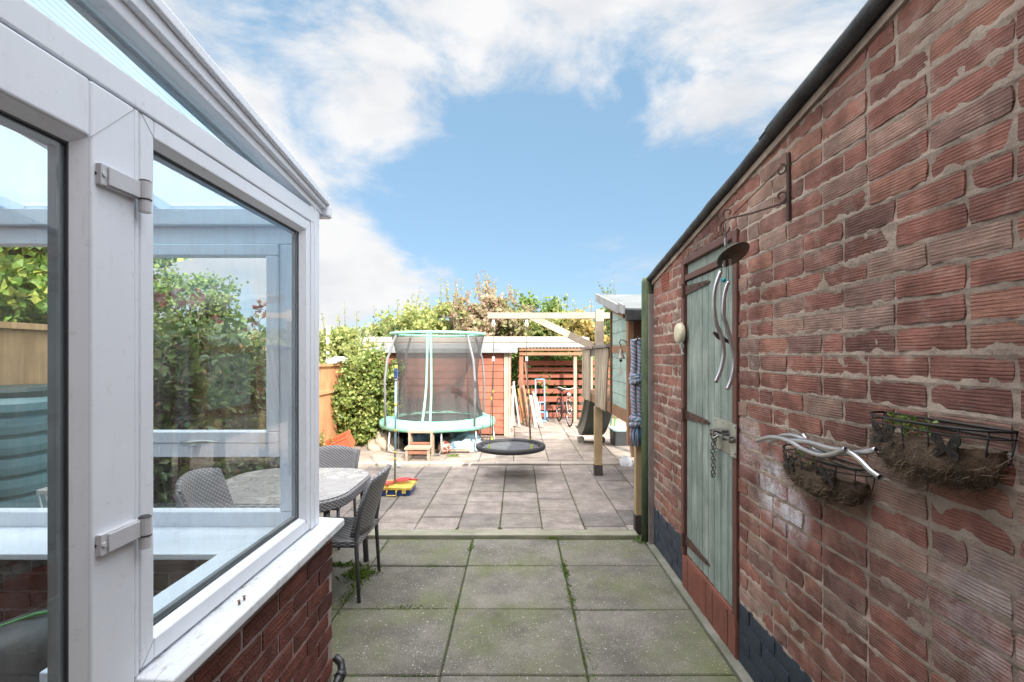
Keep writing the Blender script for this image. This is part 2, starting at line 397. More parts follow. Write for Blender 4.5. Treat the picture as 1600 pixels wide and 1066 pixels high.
tag(kb.obj('kerb_strip', mat('kerb stone', (.40, .35, .30), (.29, .26, .23), 5, .85, .7, 80), bevel=.006), kind='structure')
tag(MB().box((1.036, -1.3, -.04), (1.17, 3.92, .006)).obj('concrete_strip', m_conc, bevel=.003), kind='structure')

# tufts and moss in the joints
m_tuft = leafmat('joint grass', [(0, (.11, .20, .03)), (.6, (.17, .28, .05)), (1, (.26, .32, .09))], .3)
def tuft(mb, x, y, n, s, h, along=None):
    for _ in range(n):
        ax = along or 'x'
        sx, sy = (s, s*.14) if ax == 'x' else (s*.14, s)
        if along == 'o': sx = sy = s
        px = x+random.gauss(0, sx); py = y+random.gauss(0, sy); a = random.random()*6.28; l = h*random.uniform(.3, 1.2); wv = .0013
        dx, dy = math.cos(a), math.sin(a); b = Vector((px, py, -.008)); tp = b+Vector((dx*l*.8, dy*l*.8, l*.75))
        sd = Vector((-dy, dx, 0))*wv; md = b+Vector((dx*l*.25, dy*l*.25, l*.6))
        mb.add([b-sd, b+sd, md+sd*.8, tp, md-sd*.8], [(0, 1, 2, 3, 4)])
gr = MB()
for (x, y, n, s, h, al) in ((-1.08, 3.34, 300, .05, .045, 'o'), (-1.05, 3.15, 200, .16, .028, 'y'), (-.70, 2.905, 220, .12, .018, 'x'), (-1.30, 3.5, 260, .1, .04, 'x'), (.335, 3.42, 240, .07, .022, 'y'), (.335, 3.0, 260, .12, .018, 'y'), (-.36, 3.85, 120, .06, .02, 'y'),
        (-.62, 3.5, 120, .06, .016, 'x'), (-.36, 2.92, 120, .05, .014, 'y'), (.1, 3.5, 140, .1, .014, 'x'), (.36, 2.4, 160, .1, .014, 'y'), (-.15, 4.22, 60, .02, .028, 'y'), (-.52, 4.22, 60, .02, .025, 'y'), (.21, 4.9, 50, .08, .018, 'y'), (-.15, 4.9, 60, .1, .016, 'y'), (.59, 4.3, 50, .08, .018, 'y'),
        (.1, 4.02, 160, .25, .016, 'x'), (-.3, 4.02, 120, .1, .02, 'x'), (.30, 4.02, 60, .03, .03, 'x'), (1.0, 3.95, 60, .03, .04, 'o'), (-.6, 2.3, 120, .2, .012, 'x'), (.6, 2.3, 120, .2, .012, 'x'), (-.95, 7.3, 90, .04, .05, 'o'), (-.15, 7.5, 120, .04, .05, 'o'), (-.2, 8.1, 120, .05, .06, 'o'), (1.02, 2.5, 60, .2, .01, 'y')):
    tuft(gr, x, y, n, s, h, al)
for _ in range(900):                                   # thin growth along the joints
    if random.random() < .55: tuft(gr, random.choice((.331, .331, -.36, -1.05)), random.uniform(1.9, 4.0), 3, .012, .011, 'y')
    else: tuft(gr, random.uniform(-1.1, 1.0), random.choice((2.3, 2.9, 3.5, 4.02, 4.175)), 3, .012, .011, 'x')
for _ in range(300):
    tuft(gr, random.choice((-.52, -.15, .22, .59))+random.gauss(0, .004), random.uniform(4.2, 6.6), 3, .012, .011, 'y')
tag(gr.obj('joint_grass', m_tuft), 'short green grass and weeds growing in the joints between the paving slabs', 'grass', kind='stuff')

# ================================================================ bricks
m_brick_r = brickmat('rusticated brick', [(0, (.25, .108, .085)), (.2, (.31, .14, .108)), (.38, (.215, .10, .082)), (.5, (.285, .125, .098)), (.62, (.34, .165, .12)), (.76, (.19, .102, .09)), (.88, (.33, .205, .16)), (1, (.28, .19, .16))],
    white=[((-.21, .56, .94), .17, .95), ((-.21, .80, 1.09), .15, .5), ((-.21, .42, .87), .13, .95), ((-.21, -.36, .86), .22, .25)], mortar=(.36, .28, .23), smear=.5)
m_mortar_r = mortarmat('wall mortar', (.27, .21, .172), (.46, .37, .305))
m_brick_l = brickmat('dark brick', [(0, (.17, .06, .048)), (.5, (.22, .078, .06)), (1, (.13, .052, .048))], mortar=(.28, .2, .17), smear=.25, pitch=60, dimples=True, seed=3)
m_mortar_l = mortarmat('dwarf wall mortar', (.34, .27, .26), (.48, .40, .38))
m_navy = mat('navy masonry paint', (.018, .028, .045), (.03, .042, .062), 6, .55, .9, 50)
m_redpaint = mat('red brick step', (.22, .075, .05), (.16, .055, .04), 8, .7, .8, 60)
def brick(mb, o, U, Vv, Nn, a, b, c, d, topf=None, proud=.0062, seg=.025, jit=.006):
    """one brick face a..b along U, c..d up, front proud of the mortar plane, edges worn irregular"""
    nu = max(2, int((b-a)/seg)); nv = 3; sd = random.random()*100
    pr = proud+random.uniform(-.0025, .002); tilt = random.uniform(-.002, .002)
    pts = []; ok = True
    for j in range(nv+1):
        for i in range(nu+1):
            u = a+(b-a)*i/nu; v = c+(d-c)*j/nv
            e = 0
            ju = noise.noise(Vector((u*24, v*24, sd)))*jit; jv = noise.noise(Vector((u*22+9, v*26, sd+3)))*jit
            if i in (0, nu): u += ju+(abs(ju)*.3 if i == 0 else -abs(ju)*.3)
            if j in (0, nv): v += jv+(abs(jv)*.3 if j == 0 else -abs(jv)*.3)
            if (i in (0, nu)) and (j in (0, nv)):
                k = random.uniform(0, .0025); u += k if i == 0 else -k; v += k if j == 0 else -k
            if topf: v = min(v, topf(u))
            n = pr+tilt*(i/nu*2-1)+noise.noise(Vector((u*40, v*40, sd)))*.002
            if i in (0, nu) or j in (0, nv): n -= .0016
            pts.append(o+U*u+Vv*v+Nn*n)
    W = nu+1; fs = []
    for j in range(nv):
        for i in range(nu): q = j*W+i; fs.append((q, q+1, q+W+1, q+W))
    bd = [i for i in range(W)]+[j*W+nu for j in range(1, nv+1)]+[nv*W+i for i in range(nu-1, -1, -1)]+[j*W for j in range(nv-1, 0, -1)]
    n0 = len(pts)
    for q in bd: pts.append(pts[q]-Nn*.02)
    L = len(bd)
    for k in range(L): fs.append((bd[(k+1) % L], bd[k], n0+k, n0+(k+1) % L))
    mb.add(pts, fs)
def courses(mb, o, U, Vv, Nn, u0, u1, v0, v1, holes=(), topf=None, L=.225, H=.075, g=.012, phase=0, headers=True, **kw):
    k = 0; v = v0
    while v < v1-.02:
        top = min(v+H-g, v1)
        u = u0-(phase+(k % 2)*.5*L) % L
        cut = [u]
        while cut[-1] < u1:
            cut.append(cut[-1]+(L/2 if headers and random.random() < .13 else L))
        for a, b in zip(cut[:-1], cut[1:]):
            a2, b2 = max(a, u0), min(b, u1); segs = [(a2, b2)]
            for (ha, hb, hc, hd) in holes:
                if top-.01 > hc and v+.01 < hd:
                    ns = []
                    for (s, e) in segs:
                        if e <= ha or s >= hb: ns.append((s, e))
                        else:
                            if s < ha: ns.append((s, ha+g))
                            if e > hb: ns.append((hb-g, e))
                    segs = ns
            for (s, e) in segs:
                e -= g*random.uniform(.75, 1.25)
                if e-s < .03: continue
                if topf and topf((s+e)/2)-v < .02: continue
                dv = random.uniform(-.0015, .0015)
                brick(mb, o, U, Vv, Nn, s, e, v+dv, top+dv, topf=topf, **kw)
        v += H; k += 1

# ================================================================ garage on the right
gar = thing('garage', 'low brick garage with sloping roof edge and green plank door, right of the path', 'garage', (1.3, 1.5, 0))
def gz(y): return 2.107+.165*(3.9-y)
Yv, Zv, Xm = Vector((0, 1, 0)), Vector((0, 0, 1)), Vector((-1, 0, 0))
O = Vector((GARX, 0, 0))
DH = (2.40, 3.20, 0, 2.13)
mo = MB(); mo.poly_prism([(GARX, -1.25, 0), (GARX, 2.41, 0), (GARX, 2.41, 2.12), (GARX, 3.19, 2.12), (GARX, 3.19, 0), (GARX, 3.9, 0), (GARX, 3.9, gz(3.9)), (GARX, -1.25, gz(-1.25))], (.1, 0, 0))
def mfn(u, v):
    y = -1.24+5.13*u; z = min(.30+2.7*v, gz(y)-.004); ph = ((z-.312+.006+.0375) % .075)-.0375
    d = .0012+math.exp(-(ph/.011)**2)*.0036+noise.noise(Vector((y*22, z*22, 3)))*.0048+noise.noise(Vector((y*60, z*60, 7)))*.0022
    if DH[0]-.005 < y < DH[1]+.005 and z < 2.135: d = -.05
    return (GARX-d, y, z)
mo.grid(mfn, 430, 220)
mo.box((1.09, 3.8, 0), (3.6, 3.9, 2.10)); mo.box((3.5, -1.25, 0), (3.6, 3.8, 2.1))
wallm = mo.obj('wall', m_mortar_r, gar)
bm_ = MB()
courses(bm_, O, Yv, Zv, Xm, -1.2, 3.895, .312, 3.0, holes=[DH], topf=lambda u: gz(u)-.012, phase=.09)
# soldier course over the door
y = 2.42
bricks_s = MB()
while y < 3.18:
    brick(bm_, O, Yv, Zv, Xm, y, y+.063, 2.14, 2.5, topf=lambda u: gz(u)-.012); y += .075
bm_.obj('brickwork', m_brick_r, gar)
nb = MB()
courses(nb, O, Yv, Zv, Xm, -1.2, 2.40, .012, .305, headers=False, jit=.003, proud=.008)
courses(nb, O, Yv, Zv, Xm, 3.20, 3.895, .012, .305, headers=False, jit=.003, proud=.008)
nb.box((1.086, -1.25, 0), (1.12, 2.40, .308)); nb.box((1.086, 3.20, 0), (1.12, 3.898, .308))
nb.obj('painted_plinth', m_navy, gar)
# step of upright red bricks
stp = MB(); y = 2.41
while y < 3.185:
    brick(stp, Vector((1.078, 0, 0)), Yv, Zv, Xm, y, y+.088, .008, .205, proud=.006, seg=.04, jit=.003); y += .097
stp.box((1.078, 2.405, 0), (1.18, 3.195, .215))
stp.obj('door_step', m_redpaint, gar)
# roof: sheet and rolled felt verge
m_felt = mat('black felt', (.018, .019, .022), (.05, .052, .056), 12, .55, 1, 60)
m_sheet = mat('roof sheet', (.16, .16, .16), (.10, .10, .10), 5, .9, .5, 40)
rf = MB(); rf.poly_prism([(1.06, -1.25, gz(-1.25)), (1.06, 3.95, gz(3.95)), (1.06, 3.95, gz(3.95)+.03), (1.06, -1.25, gz(-1.25)+.03)], (2.6, 0, 0))
rf.obj('roof', m_sheet, gar)
vg = MB()
def verge(y0, y1, r, dx, dz):
    n = 26; pts = []
    for i in range(n+1):
        y = y0+(y1-y0)*i/n; pts.append((1.055+dx+noise.noise(Vector((y*5, 0, 1)))*.004, y, gz(y)+.012+dz+noise.noise(Vector((y*4, 3, 1)))*.005))
    vg.tube(pts, r, 9)
verge(-1.25, 2.03, .029, 0, .004); verge(1.9, 3.97, .024, .006, 0)
vg.beam((1.06, 1.80, gz(1.80)+.030), (1.06, 2.10, gz(2.10)+.025), .006, .05)
vg.obj('verge_roll', m_felt, gar, smooth=True)
mf = MB(); mf.beam((1.081, -1.2, gz(-1.2)-.028), (1.081, 3.9, gz(3.9)-.028), .03, .018); mf.obj('mortar_fillet', m_mortar_r, gar)
# door and frame
m_dgreen = woodmat('weathered green paint', (.165, .215, .19), (.245, .295, .262), 'Z', .6, isl=.12, fine=30, wear=(.40, .43, .38), wearamt=.6)
m_brown = mat('red brown frame paint', (.085, .032, .026), (.12, .045, .034), 10, .55, .5, 50)
m_rust = mat('dark rusty iron', (.06, .035, .03), (.11, .06, .045), 16, .7, .8, 70, metal=.3)
m_galv = mat('galvanised steel', (.52, .53, .52), (.36, .37, .36), 9, .38, .3, 60, metal=.85)
m_steel = mat('worn steel', (.30, .30, .30), (.16, .14, .13), 14, .4, .4, 60, metal=.9)
fr = MB()
fr.box((1.072, 3.155, .216), (1.15, 3.205, 2.125)); fr.box((1.072, 2.395, .216), (1.15, 2.445, 2.125))
fr.box((1.071, 2.446, 2.085), (1.15, 3.154, 2.126)); fr.box((1.078, 2.446, 1.98), (1.13, 3.154, 2.018))
fr.obj('door_frame', m_brown, gar, bevel=.004)
MB().box((1.10, 2.446, 2.019), (1.115, 3.154, 2.084)).obj('fanlight_board', m_dgreen, gar)
door = MB(); nbd = 8; wv = (3.150-2.450)/nbd
for i in range(nbd):
    y0 = 2.450+i*wv; door.box((1.092+random.uniform(-.001, .001), y0+.0028, .222+random.uniform(-.004, .004)), (1.115, y0+wv-.0028, 1.975))
dr = door.obj('door', m_dgreen, gar, bevel=.004)
for (za, zb) in ((1.92, 1.92), (1.12, 1.12), (.315, .315)):
    h = MB(); h.poly_prism([(1.089, 3.165, za-.03), (1.089, 3.165, za+.03), (1.089, 2.80, zb+.012), (1.089, 2.76, zb), (1.089, 2.80, zb-.012)], (-.005, 0, 0))
    h.tube([(1.07, 3.16, za-.045), (1.07, 3.16, za+.045)], .008, 8)
    for yy in (3.10, 3.0, 2.9, 2.82): h.ball((1.084, yy, za), .007, 8)
    h.obj('strap_hinge', m_rust, dr)
hs = MB(); hs.box((1.085, 2.47, 1.00), (1.089, 2.70, 1.165)); hs.box((1.066, 2.385, 1.0), (1.070, 2.45, 1.165))
for yy, z_ in ((2.49, 1.02), (2.49, 1.15), (2.68, 1.02), (2.68, 1.15), (2.40, 1.02), (2.40, 1.15), (2.585, 1.02), (2.585, 1.15)): hs.ball((1.084 if yy > 2.45 else 1.065, yy, z_), .006, 8)
hp = hs.obj('hasp_plate', m_galv, dr)
bt = MB(); bt.tube([(1.058, 2.39, 1.085), (1.058, 2.66, 1.085)], .010, 10); bt.tube([(1.058, 2.56, 1.085), (1.03, 2.56, 1.07), (1.03, 2.56, 1.04)], .007, 8)
for yy in (2.42, 2.50, 2.62, 2.66): bt.box((1.046, yy-.008, 1.068), (1.085, yy+.008, 1.102))
bt.box((1.05, 2.51, 1.105), (1.085, 2.60, 1.118)); bt.obj('bolt', m_steel, hp, bevel=.002)
ch = MB()
for strand, (yy, top, bot) in enumerate(((2.655, 1.06, .82), (2.632, 1.05, .835))):
    n = int((top-bot)/.019)
    for i in range(n):
        z = top-i*.019; c = Vector((1.06+random.uniform(-.003, .003), yy+random.uniform(-.004, .004), z)); f = i % 2
        ring = [c+Vector((0 if f else math.cos(a)*.008, math.cos(a)*.008 if f else 0, math.sin(a)*.013)) for a in [2*math.pi*k/10 for k in range(10)]]
        ch.tube(ring, .0028, 5, closed=True)
ch.obj('chain', m_steel, hp, smooth=True)
# air brick
ab = MB(); y0, y1, z0, z1 = 3.505, 3.655, 1.985, 2.10
ab.box((1.087, y0, z0), (1.10, y1, z1))
for i in range(6):
    yy = y0+(y1-y0)*i/5; ab.box((1.078, yy-.006, z0), (1.087, yy+.006, z1))
for j in range(6):
    zz = z0+(z1-z0)*j/5; ab.box((1.079, y0, zz-.005), (1.087, y1, zz+.005))
ab.obj('air_brick', mat('terracotta vent', (.30, .09, .06), (.22, .07, .05), 8, .8), gar)

# ================================================================ posts at the end of the garage
m_gpost = woodmat('green stained post', (.045, .075, .045), (.085, .115, .065), 'Z', .8, fine=40, wear=(.16, .19, .09), wearamt=.6)
m_grey = woodmat('weathered grey wood', (.17, .145, .14), (.27, .235, .22), 'Z', .85, fine=60)
m_timber = woodmat('tanalised timber', (.33, .24, .13), (.43, .32, .19), 'Z', .75, fine=50)
g = MB(); g.lathe([(.001, 2.135), (.038, 2.13), (.050, 2.10), (.051, 1.2), (.051, 0)][::-1], (1.058, 3.965, 0), 14, cap=True)
tag(g.obj('gate_post', m_gpost, smooth=True, loc=(1.055, 3.965, 0)), 'round green stained wooden post at the far end of the brick garage', 'post')
g = MB(); g.box((1.045, 3.885, 0), (1.10, 3.898, 1.99)); g.box((1.05, 3.905, .9), (1.08, 3.93, 1.99))
tag(g.obj('batten', m_grey, bevel=.003, loc=(1.065, 3.9, 0)), 'thin weathered grey batten fixed upright between green post and brick wall', 'batten')

# ================================================================ clothes line reel on the wall
t_ = thing('clothes_line_reel', 'round cream clothes line reel fixed beside the green door', 'clothes line', (1.08, 3.27, 1.62))
m_cream = mat('cream plastic', (.62, .57, .42), (.52, .47, .34), 5, .4)
Mx = Matrix.Rotation(R(-90), 3, 'Y')
g = MB(); g.lathe([(.060, 0), (.066, .006), (.066, .028), (.060, .036), (.04, .041), (.012, .042)], (1.070, 3.17, 1.645), 26, M=Mx); g.obj('drum', m_cream, t_, smooth=True)
g = MB(); g.box((1.060, 3.155, 1.57), (1.071, 3.195, 1.715)); g.obj('wall_bracket', m_cream, t_, bevel=.003)
g = MB(); g.tube([(1.055, 3.14, 1.59), (1.055, 3.135, 1.55), (1.055, 3.13, 1.52), (1.055, 3.12, 1.505), (1.055, 3.11, 1.515)], .006, 6); g.box((1.045, 3.125, 1.55), (1.065, 3.15, 1.575)); g.obj('hook', m_galv, t_)

# ================================================================ bracket and wind chime
m_iron = mat('brown wrought iron', (.055, .038, .032), (.10, .06, .045), 20, .6, .6, 80, metal=.5)
A = Vector((1.078, 1.944, 0)); B = Vector((.905, 2.165, 0)); dirv = (B-A).normalized(); Ln = (B-A).length
def bp(u, z): return A+dirv*u+Vector((0, 0, z))
def spiral(u, z, r, a0, turns, r1=.3, n=18):
    return [bp(u+math.cos(a0+turns*6.283*i/n)*r*(1-(1-r1)*i/n), z+math.sin(a0+turns*6.283*i/n)*r*(1-(1-r1)*i/n)) for i in range(n+1)]
t_ = thing('hanging_bracket', 'scrolled brown iron basket bracket on the brick wall, nearer than the door', 'bracket', (1.08, 1.944, 2.04))
g = MB(); g.box((1.072, 1.935, 2.035), (1.083, 1.953, 2.305)); g.obj('wall_plate', m_iron, t_, bevel=.002)
g = MB(); g.tube([bp(.0, 2.115), bp(.03, 2.11), bp(Ln*.5, 2.10), bp(Ln*.85, 2.10)]+spiral(Ln*.90, 2.125, .028, -1.57, .9), .0042, 6)
g.tube(spiral(.03, 2.14, .026, -1.57, -.9), .0042, 6)
g.tube([bp(Ln*.93, 2.098)]+[bp(Ln*.95+.022*math.sin(a), 2.065+.03*math.cos(a)) for a in (0, .6, 1.2, 1.9, 2.6, 3.3, 4.0, 4.6)], .004, 6); g.obj('arm', m_iron, t_)
g = MB(); g.tube([bp(.02, 2.265), bp(Ln*.82, 2.11)], .0022, 5); g.tube(spiral(.03, 2.245, .024, 1.57, .9), .004, 6); g.obj('stay', m_iron, t_)

m_alu = mat('brushed aluminium', (.58, .58, .60), (.44, .44, .46), 10, .28, 0, metal=.9)
m_tubeend = mat('dark tube end', (.02, .02, .02), None, 10, .6)
CD = 2.165
t_ = thing('wind_chime', 'wind chime of two wavy silver tubes under a bronze disc, hanging from the wall bracket', 'wind chime', P(1140, 398, CD))
dc = P(1146, 399, CD)
Md = (Matrix.Rotation(R(-20), 3, 'Y') @ Matrix.Rotation(R(-30), 3, 'X'))
g = MB(); g.lathe([(.074, 0), (.076, .003), (.074, .007), (.05, .011), (.012, .013)], dc, 30, M=Md); g.obj('disc', mat('verdigris bronze', (.06, .05, .035), (.10, .10, .08), 9, .4, .5, 50, metal=.7), t_, smooth=True)
def ctube(mb, pts, r=.009, D=CD, endcap=True):
    # smooth a pixel path
    q = [P(x, y, d if (d := (pp[2] if len(pp) > 2 else D)) else D) for pp in pts for (x, y) in [pp[:2]]]
    o = []
    for i in range(len(q)-1):
        p0, p1, p2, p3 = q[max(i-1, 0)], q[i], q[i+1], q[min(i+2, len(q)-1)]
        for k in range(5):
            t = k/5; o.append(.5*((2*p1)+(p2-p0)*t+(2*p0-5*p1+4*p2-p3)*t*t+(3*p1-p0-3*p2+p3)*t**3))
    o.append(q[-1]); mb.tube(o, r, 10, cap=False)
    inner = MB(); return o
for pts, D in (([(1126, 424), (1118, 448), (1115.5, 475), (1119, 505), (1127, 525), (1131, 550), (1127, 575), (1118, 598)], CD-.01),
               ([(1138, 440), (1132, 460), (1130, 490), (1137, 515), (1145, 545), (1147, 570), (1143, 592), (1136, 609)], CD-.03)):
    g = MB(); ctube(g, pts, .0095, D); g.obj('tube', m_alu, t_, smooth=True, solid=.0015)
g = MB()
for (x0, y0, x1, y1) in ((1135, 368, 1135, 395), (1135, 395, 1127, 424), (1137, 405, 1139, 440), (1133, 350, 1135, 372), (1135, 405, 1133, 540)):
    g.tube([P(x0, y0, CD), P(x1, y1, CD)], .0012, 5)
g.obj('cord', m_tubeend, t_)
for q_ in ((1134, 378, .035), (1131, 412, .03), (1140, 410, .03)): MB().cbox(P(q_[0], q_[1], CD), (.011, .012, q_[2])).obj('cap', m_alu, t_, bevel=.002)
g = MB(); g.ball(P(1131, 438, CD-.03), .010, 10); g.obj('bead', mat('turquoise bead', (.0, .32, .45), None, 5, .2), t_, smooth=True)
g = MB(); g.poly_prism([P(1114, 520, CD), P(1117, 518, CD), P(1140, 532, CD), P(1140, 537, CD), P(1122, 530, CD)], (0, .008, 0)); g.obj('clapper', m_rust, t_)

# ================================================================ wall baskets
m_wire = mat('black coated wire', (.012, .012, .013), None, 10, .45)
m_coco = mat('coco liner', (.045, .03, .02), (.11, .073, .046), 18, .95, 1, 60, dist=.01)
m_fib = leafmat('coco fibre', [(0, (.05, .033, .02)), (.7, (.12, .08, .05)), (1, (.27, .20, .13))], 0, .9)
m_leafg = leafmat('small leaves', [(0, (.08, .14, .03)), (1, (.18, .26, .06))], .3)
def butterfly(mb, c, s, rz):
    # pierced metal butterfly wings
    for sg in (-1, 1):
        for k, (a, l, wd) in enumerate(((.75, 1.0, .5), (-.35, .75, .45))):
            pts = []
            for i in range(13):
                t = 2*math.pi*i/12; u = .5+.5*math.cos(t); vv = .5*math.sin(t)*wd*(1.1 if k == 0 else 1)*(.4+u*.8)
                x = (u*l*math.cos(a)-vv*math.sin(a))*sg; z = u*l*math.sin(a)+vv*math.cos(a)
                pts.append((x*s, z*s))
            pts = pts[:-1]
            hub = (sum(q[0] for q in pts)/len(pts), sum(q[1] for q in pts)/len(pts))
            for i in range(len(pts)):
                p, q = pts[i], pts[(i+1) % len(pts)]
                def T(w, o=0): return Vector((c[0]-.003+o, c[1]+w[0], c[2]+w[1]))
                ip = (hub[0]+(p[0]-hub[0])*.55, hub[1]+(p[1]-hub[1])*.55); iq = (hub[0]+(q[0]-hub[0])*.55, hub[1]+(q[1]-hub[1])*.55)
                if True: mb.add([T(p), T(q), T(iq), T(ip), T(p, .003), T(q, .003), T(iq, .003), T(ip, .003)], [(0, 1, 2, 3), (7, 6, 5, 4), (0, 4, 5, 1), (3, 2, 6, 7)])
                if i % 3: 
                    ih = (hub[0], hub[1]); mb.add([T(ip), T(iq), T(ih), T(ip, .003), T(iq, .003), T(ih, .003)], [(0, 1, 2), (5, 4, 3)])
def basket(name, label, y0, y1, ztop, depth, hgt, leaves):
    yc = (y0+y1)/2; hw = (y1-y0)/2; wx = 1.078
    t = thing(name, label, 'planter', (wx, yc, ztop-hgt), 'wire wall baskets')
    def rimp(a, zf, shrink=1): return Vector((wx-depth*shrink*math.sin(a)**.8 if math.sin(a) > 0 else wx, yc+hw*shrink*math.cos(a), zf))
    ang = [math.pi*i/24 for i in range(25)]
    f = MB(); f.tube([rimp(a, ztop) for a in ang], .0035, 6); f.tube([rimp(a, ztop-.018) for a in ang], .002, 5); f.tube([(wx, y0, ztop), (wx, y1, ztop)], .0035, 6); f.tube([(wx, y0, ztop-.018), (wx, y1, ztop-.018)], .002, 5)
    for i in range(0, 25, 3):
        a = ang[i]; f.tube([rimp(a, ztop), rimp(a, ztop-hgt*.5, .93), rimp(a, ztop-hgt*.85, .65), rimp(a, ztop-hgt, .25)], .002, 5)
    f.tube([rimp(a, ztop-hgt*.55, .9) for a in ang], .002, 5)
    f.obj('frame', m_wire, t, smooth=True)
    for k in (.40, .70):
        b = MB(); a = math.pi*k; c = rimp(a, ztop-hgt*.38, 1.03); butterfly(b, c, hgt*.36, 0); b.obj('butterfly_panel', m_wire, t)
    l = MB()
    def lf(u, v):
        a = math.pi*u; s = (.93, .88, .6, .1)[min(3, int(v*3))] if False else math.sqrt(max(0, 1-(v*.98)**2.6))*.92
        bump = abs(math.sin(a*4.0))*.12*(1-abs(2*v-1))
        s += bump
        z = ztop-.02-hgt*(.18+.82*v)
        p = rimp(a, z, s); p.x = min(p.x+0, wx); n = noise.noise(p*45)*.010
        return p+Vector((-abs(n), n, n))
    l.grid(lf, 40, 12); l.grid(lambda u, v: (wx-depth*.85*math.sin(math.pi*u)*v, yc+hw*.85*math.cos(math.pi*u)*v, ztop-.05+noise.noise(Vector((u*9, v*9, 1)))*.012), 20, 6)
    l.obj('coco_liner', m_coco, t, smooth=True)
    fb = MB()
    for _ in range(900):
        a = math.pi*random.random(); v = random.random()**.7; p = lf(a/math.pi, v)+Vector((-.002, 0, 0)); d = Vector((random.gauss(-.3, .6), random.gauss(0, 1), random.gauss(-.2, 1))).normalized(); L = random.uniform(.012, .05)
        d2 = (d+Vector((random.gauss(0, .5), random.gauss(0, .5), random.gauss(0, .5)))).normalized(); sd = Vector((0, .00035, .00035))
        p1 = p+d*L*.5; p2 = p1+d2*L*.5
        for q in (p1, p2): q.x = min(q.x, wx)
        fb.add([p-sd, p+sd, p1+sd, p1-sd, p2+sd*.5, p2-sd*.5], [(0, 1, 2, 3), (3, 2, 4, 5)])
    fb.obj('loose_fibres', m_fib, t)['kind'] = 'stuff'
    lv = MB()
    for _ in range(leaves):
        c = Vector((wx-depth*random.uniform(.2, .7), yc+hw*random.uniform(-.1, .6), ztop-.03+random.uniform(-.01, .035))); leaf(lv, c, random.uniform(.008, .018))
    if leaves: lv.obj('weeds', m_leafg, t)['kind'] = 'stuff'
    return t
def leaf(mb, c, s, n=None, asp=.45, fold=.25):
    d = Vector((random.gauss(0, 1), random.gauss(0, 1), random.gauss(0, .7)))
    if n is not None: d = d*.7+n
    d.normalize(); r = Vector((random.gauss(0, 1), random.gauss(0, 1), random.gauss(0, 1))); sd = d.cross(r).normalized(); up = sd.cross(d)
    w_ = sd*s*asp; f_ = up*s*fold*asp
    mb.add([c-d*s*.5, c+w_+f_, c+d*s*.5, c-w_+f_], [(0, 1, 2), (0, 2, 3)])
basket('wall_basket', 'small black wire wall basket with wavy silver tubes laid across it', 1.47, 1.90, 1.155, .105, .125, 30)
basket('wall_basket', 'large black butterfly wall basket nearest the camera with brown coco lining', 1.055, 1.44, 1.335, .10, .14, 110)
tubs = (([(1183, 689), (1205, 683), (1230, 688), (1255, 702), (1280, 711), (1300, 710), (1322, 702)], .968, 'nearest the viewer with both ends bent'),
        ([(1202, 692), (1222, 681), (1245, 682), (1270, 695), (1300, 706), (1335, 708), (1370, 703)], .995, 'whose right end lies level'),
        ([(1225, 688), (1260, 690), (1295, 700), (1325, 706), (1345, 720), (1360, 735), (1375, 746)], .975, 'right end drooping lowest'),
        ([(1255, 679), (1263, 692), (1275, 705), (1290, 708)], 1.02, 'shortest and sticking up at the back'))
tubs = [([(x, y, X_*F/(x-VX)) for x, y in pts], lb) for pts, X_, lb in tubs]
for pts, lb in tubs:
    g = MB(); o = ctube(g, pts, .0085); 
    tag(g.obj('chime_tube', m_alu, smooth=True, loc=o[0], solid=.0015), 'wavy silver tube on the small wall basket, '+lb, 'chime tube', 'chime tubes lying on the basket')
# ================================================================ conservatory
m_upvc, t, b = tree('white upvc'); v = coords(t)
c = ramp(t, nzn(t, v, 3, 6, .6), [(.3, (.80, .855, .93)), (.7, (.74, .795, .87))])
c = mixc(t, ramp(t, nzn(t, v, 34, 8, .8), [(.58, 0.0), (.74, .6)]), c, (.42, .40, .38))
c = mixc(t, ramp(t, nzn(t, coords(t, (1, 1, .12)), 26, 8, .8), [(.56, 0.0), (.80, .35)]), c, (.45, .44, .42))
t.links.new(c, b.inputs['Base Color']); b.inputs['Roughness'].default_value = .32; bumpn(t, b, nzn(t, coords(t, (1, 1, .1)), 120, 3), .04, .002)
m_sill, t, b = tree('dirty white sill'); v = coords(t)
c = ramp(t, nzn(t, v, 4, 6, .6), [(.3, (.78, .82, .88)), (.7, (.68, .72, .77))])
c = mixc(t, ramp(t, nzn(t, coords(t, (2.2, .8, 1)), 16, 10, .8, .8), [(.53, 0.0), (.66, .9)]), c, (.27, .24, .21))
t.links.new(c, b.inputs['Base Color']); b.inputs['Roughness'].default_value = .4
m_gasket = mat('grey gasket', (.05, .05, .055), None, 9, .6)
m_bar = mat('grey spacer bar', (.20, .23, .25), (.16, .18, .20), 9, .5)
m_glass = glassmat('window glass', gain=1.35, dirt=.14)
m_glassd = glassmat('window glass inner', tint=(.95, .98, .98), gain=.9, dirt=.04)
m_poly, t, b = tree('twinwall polycarbonate'); t.nodes.remove(b)
v = coords(t); sp = t.nodes.new('ShaderNodeSeparateXYZ'); t.links.new(v, sp.inputs[0])
rb = mth(t, 'ABSOLUTE', mth(t, 'SINE', mth(t, 'MULTIPLY', sp.outputs['X'], math.pi*62)))
cc = ramp(t, rb, [(.05, (.22, .34, .42)), (.35, (.52, .66, .74))])
tr = t.nodes.new('ShaderNodeBsdfTransparent'); t.links.new(cc, tr.inputs[0])
tl = t.nodes.new('ShaderNodeBsdfTranslucent'); t.links.new(cc, tl.inputs[0])
gl = t.nodes.new('ShaderNodeBsdfGlossy'); gl.inputs['Roughness'].default_value = .25
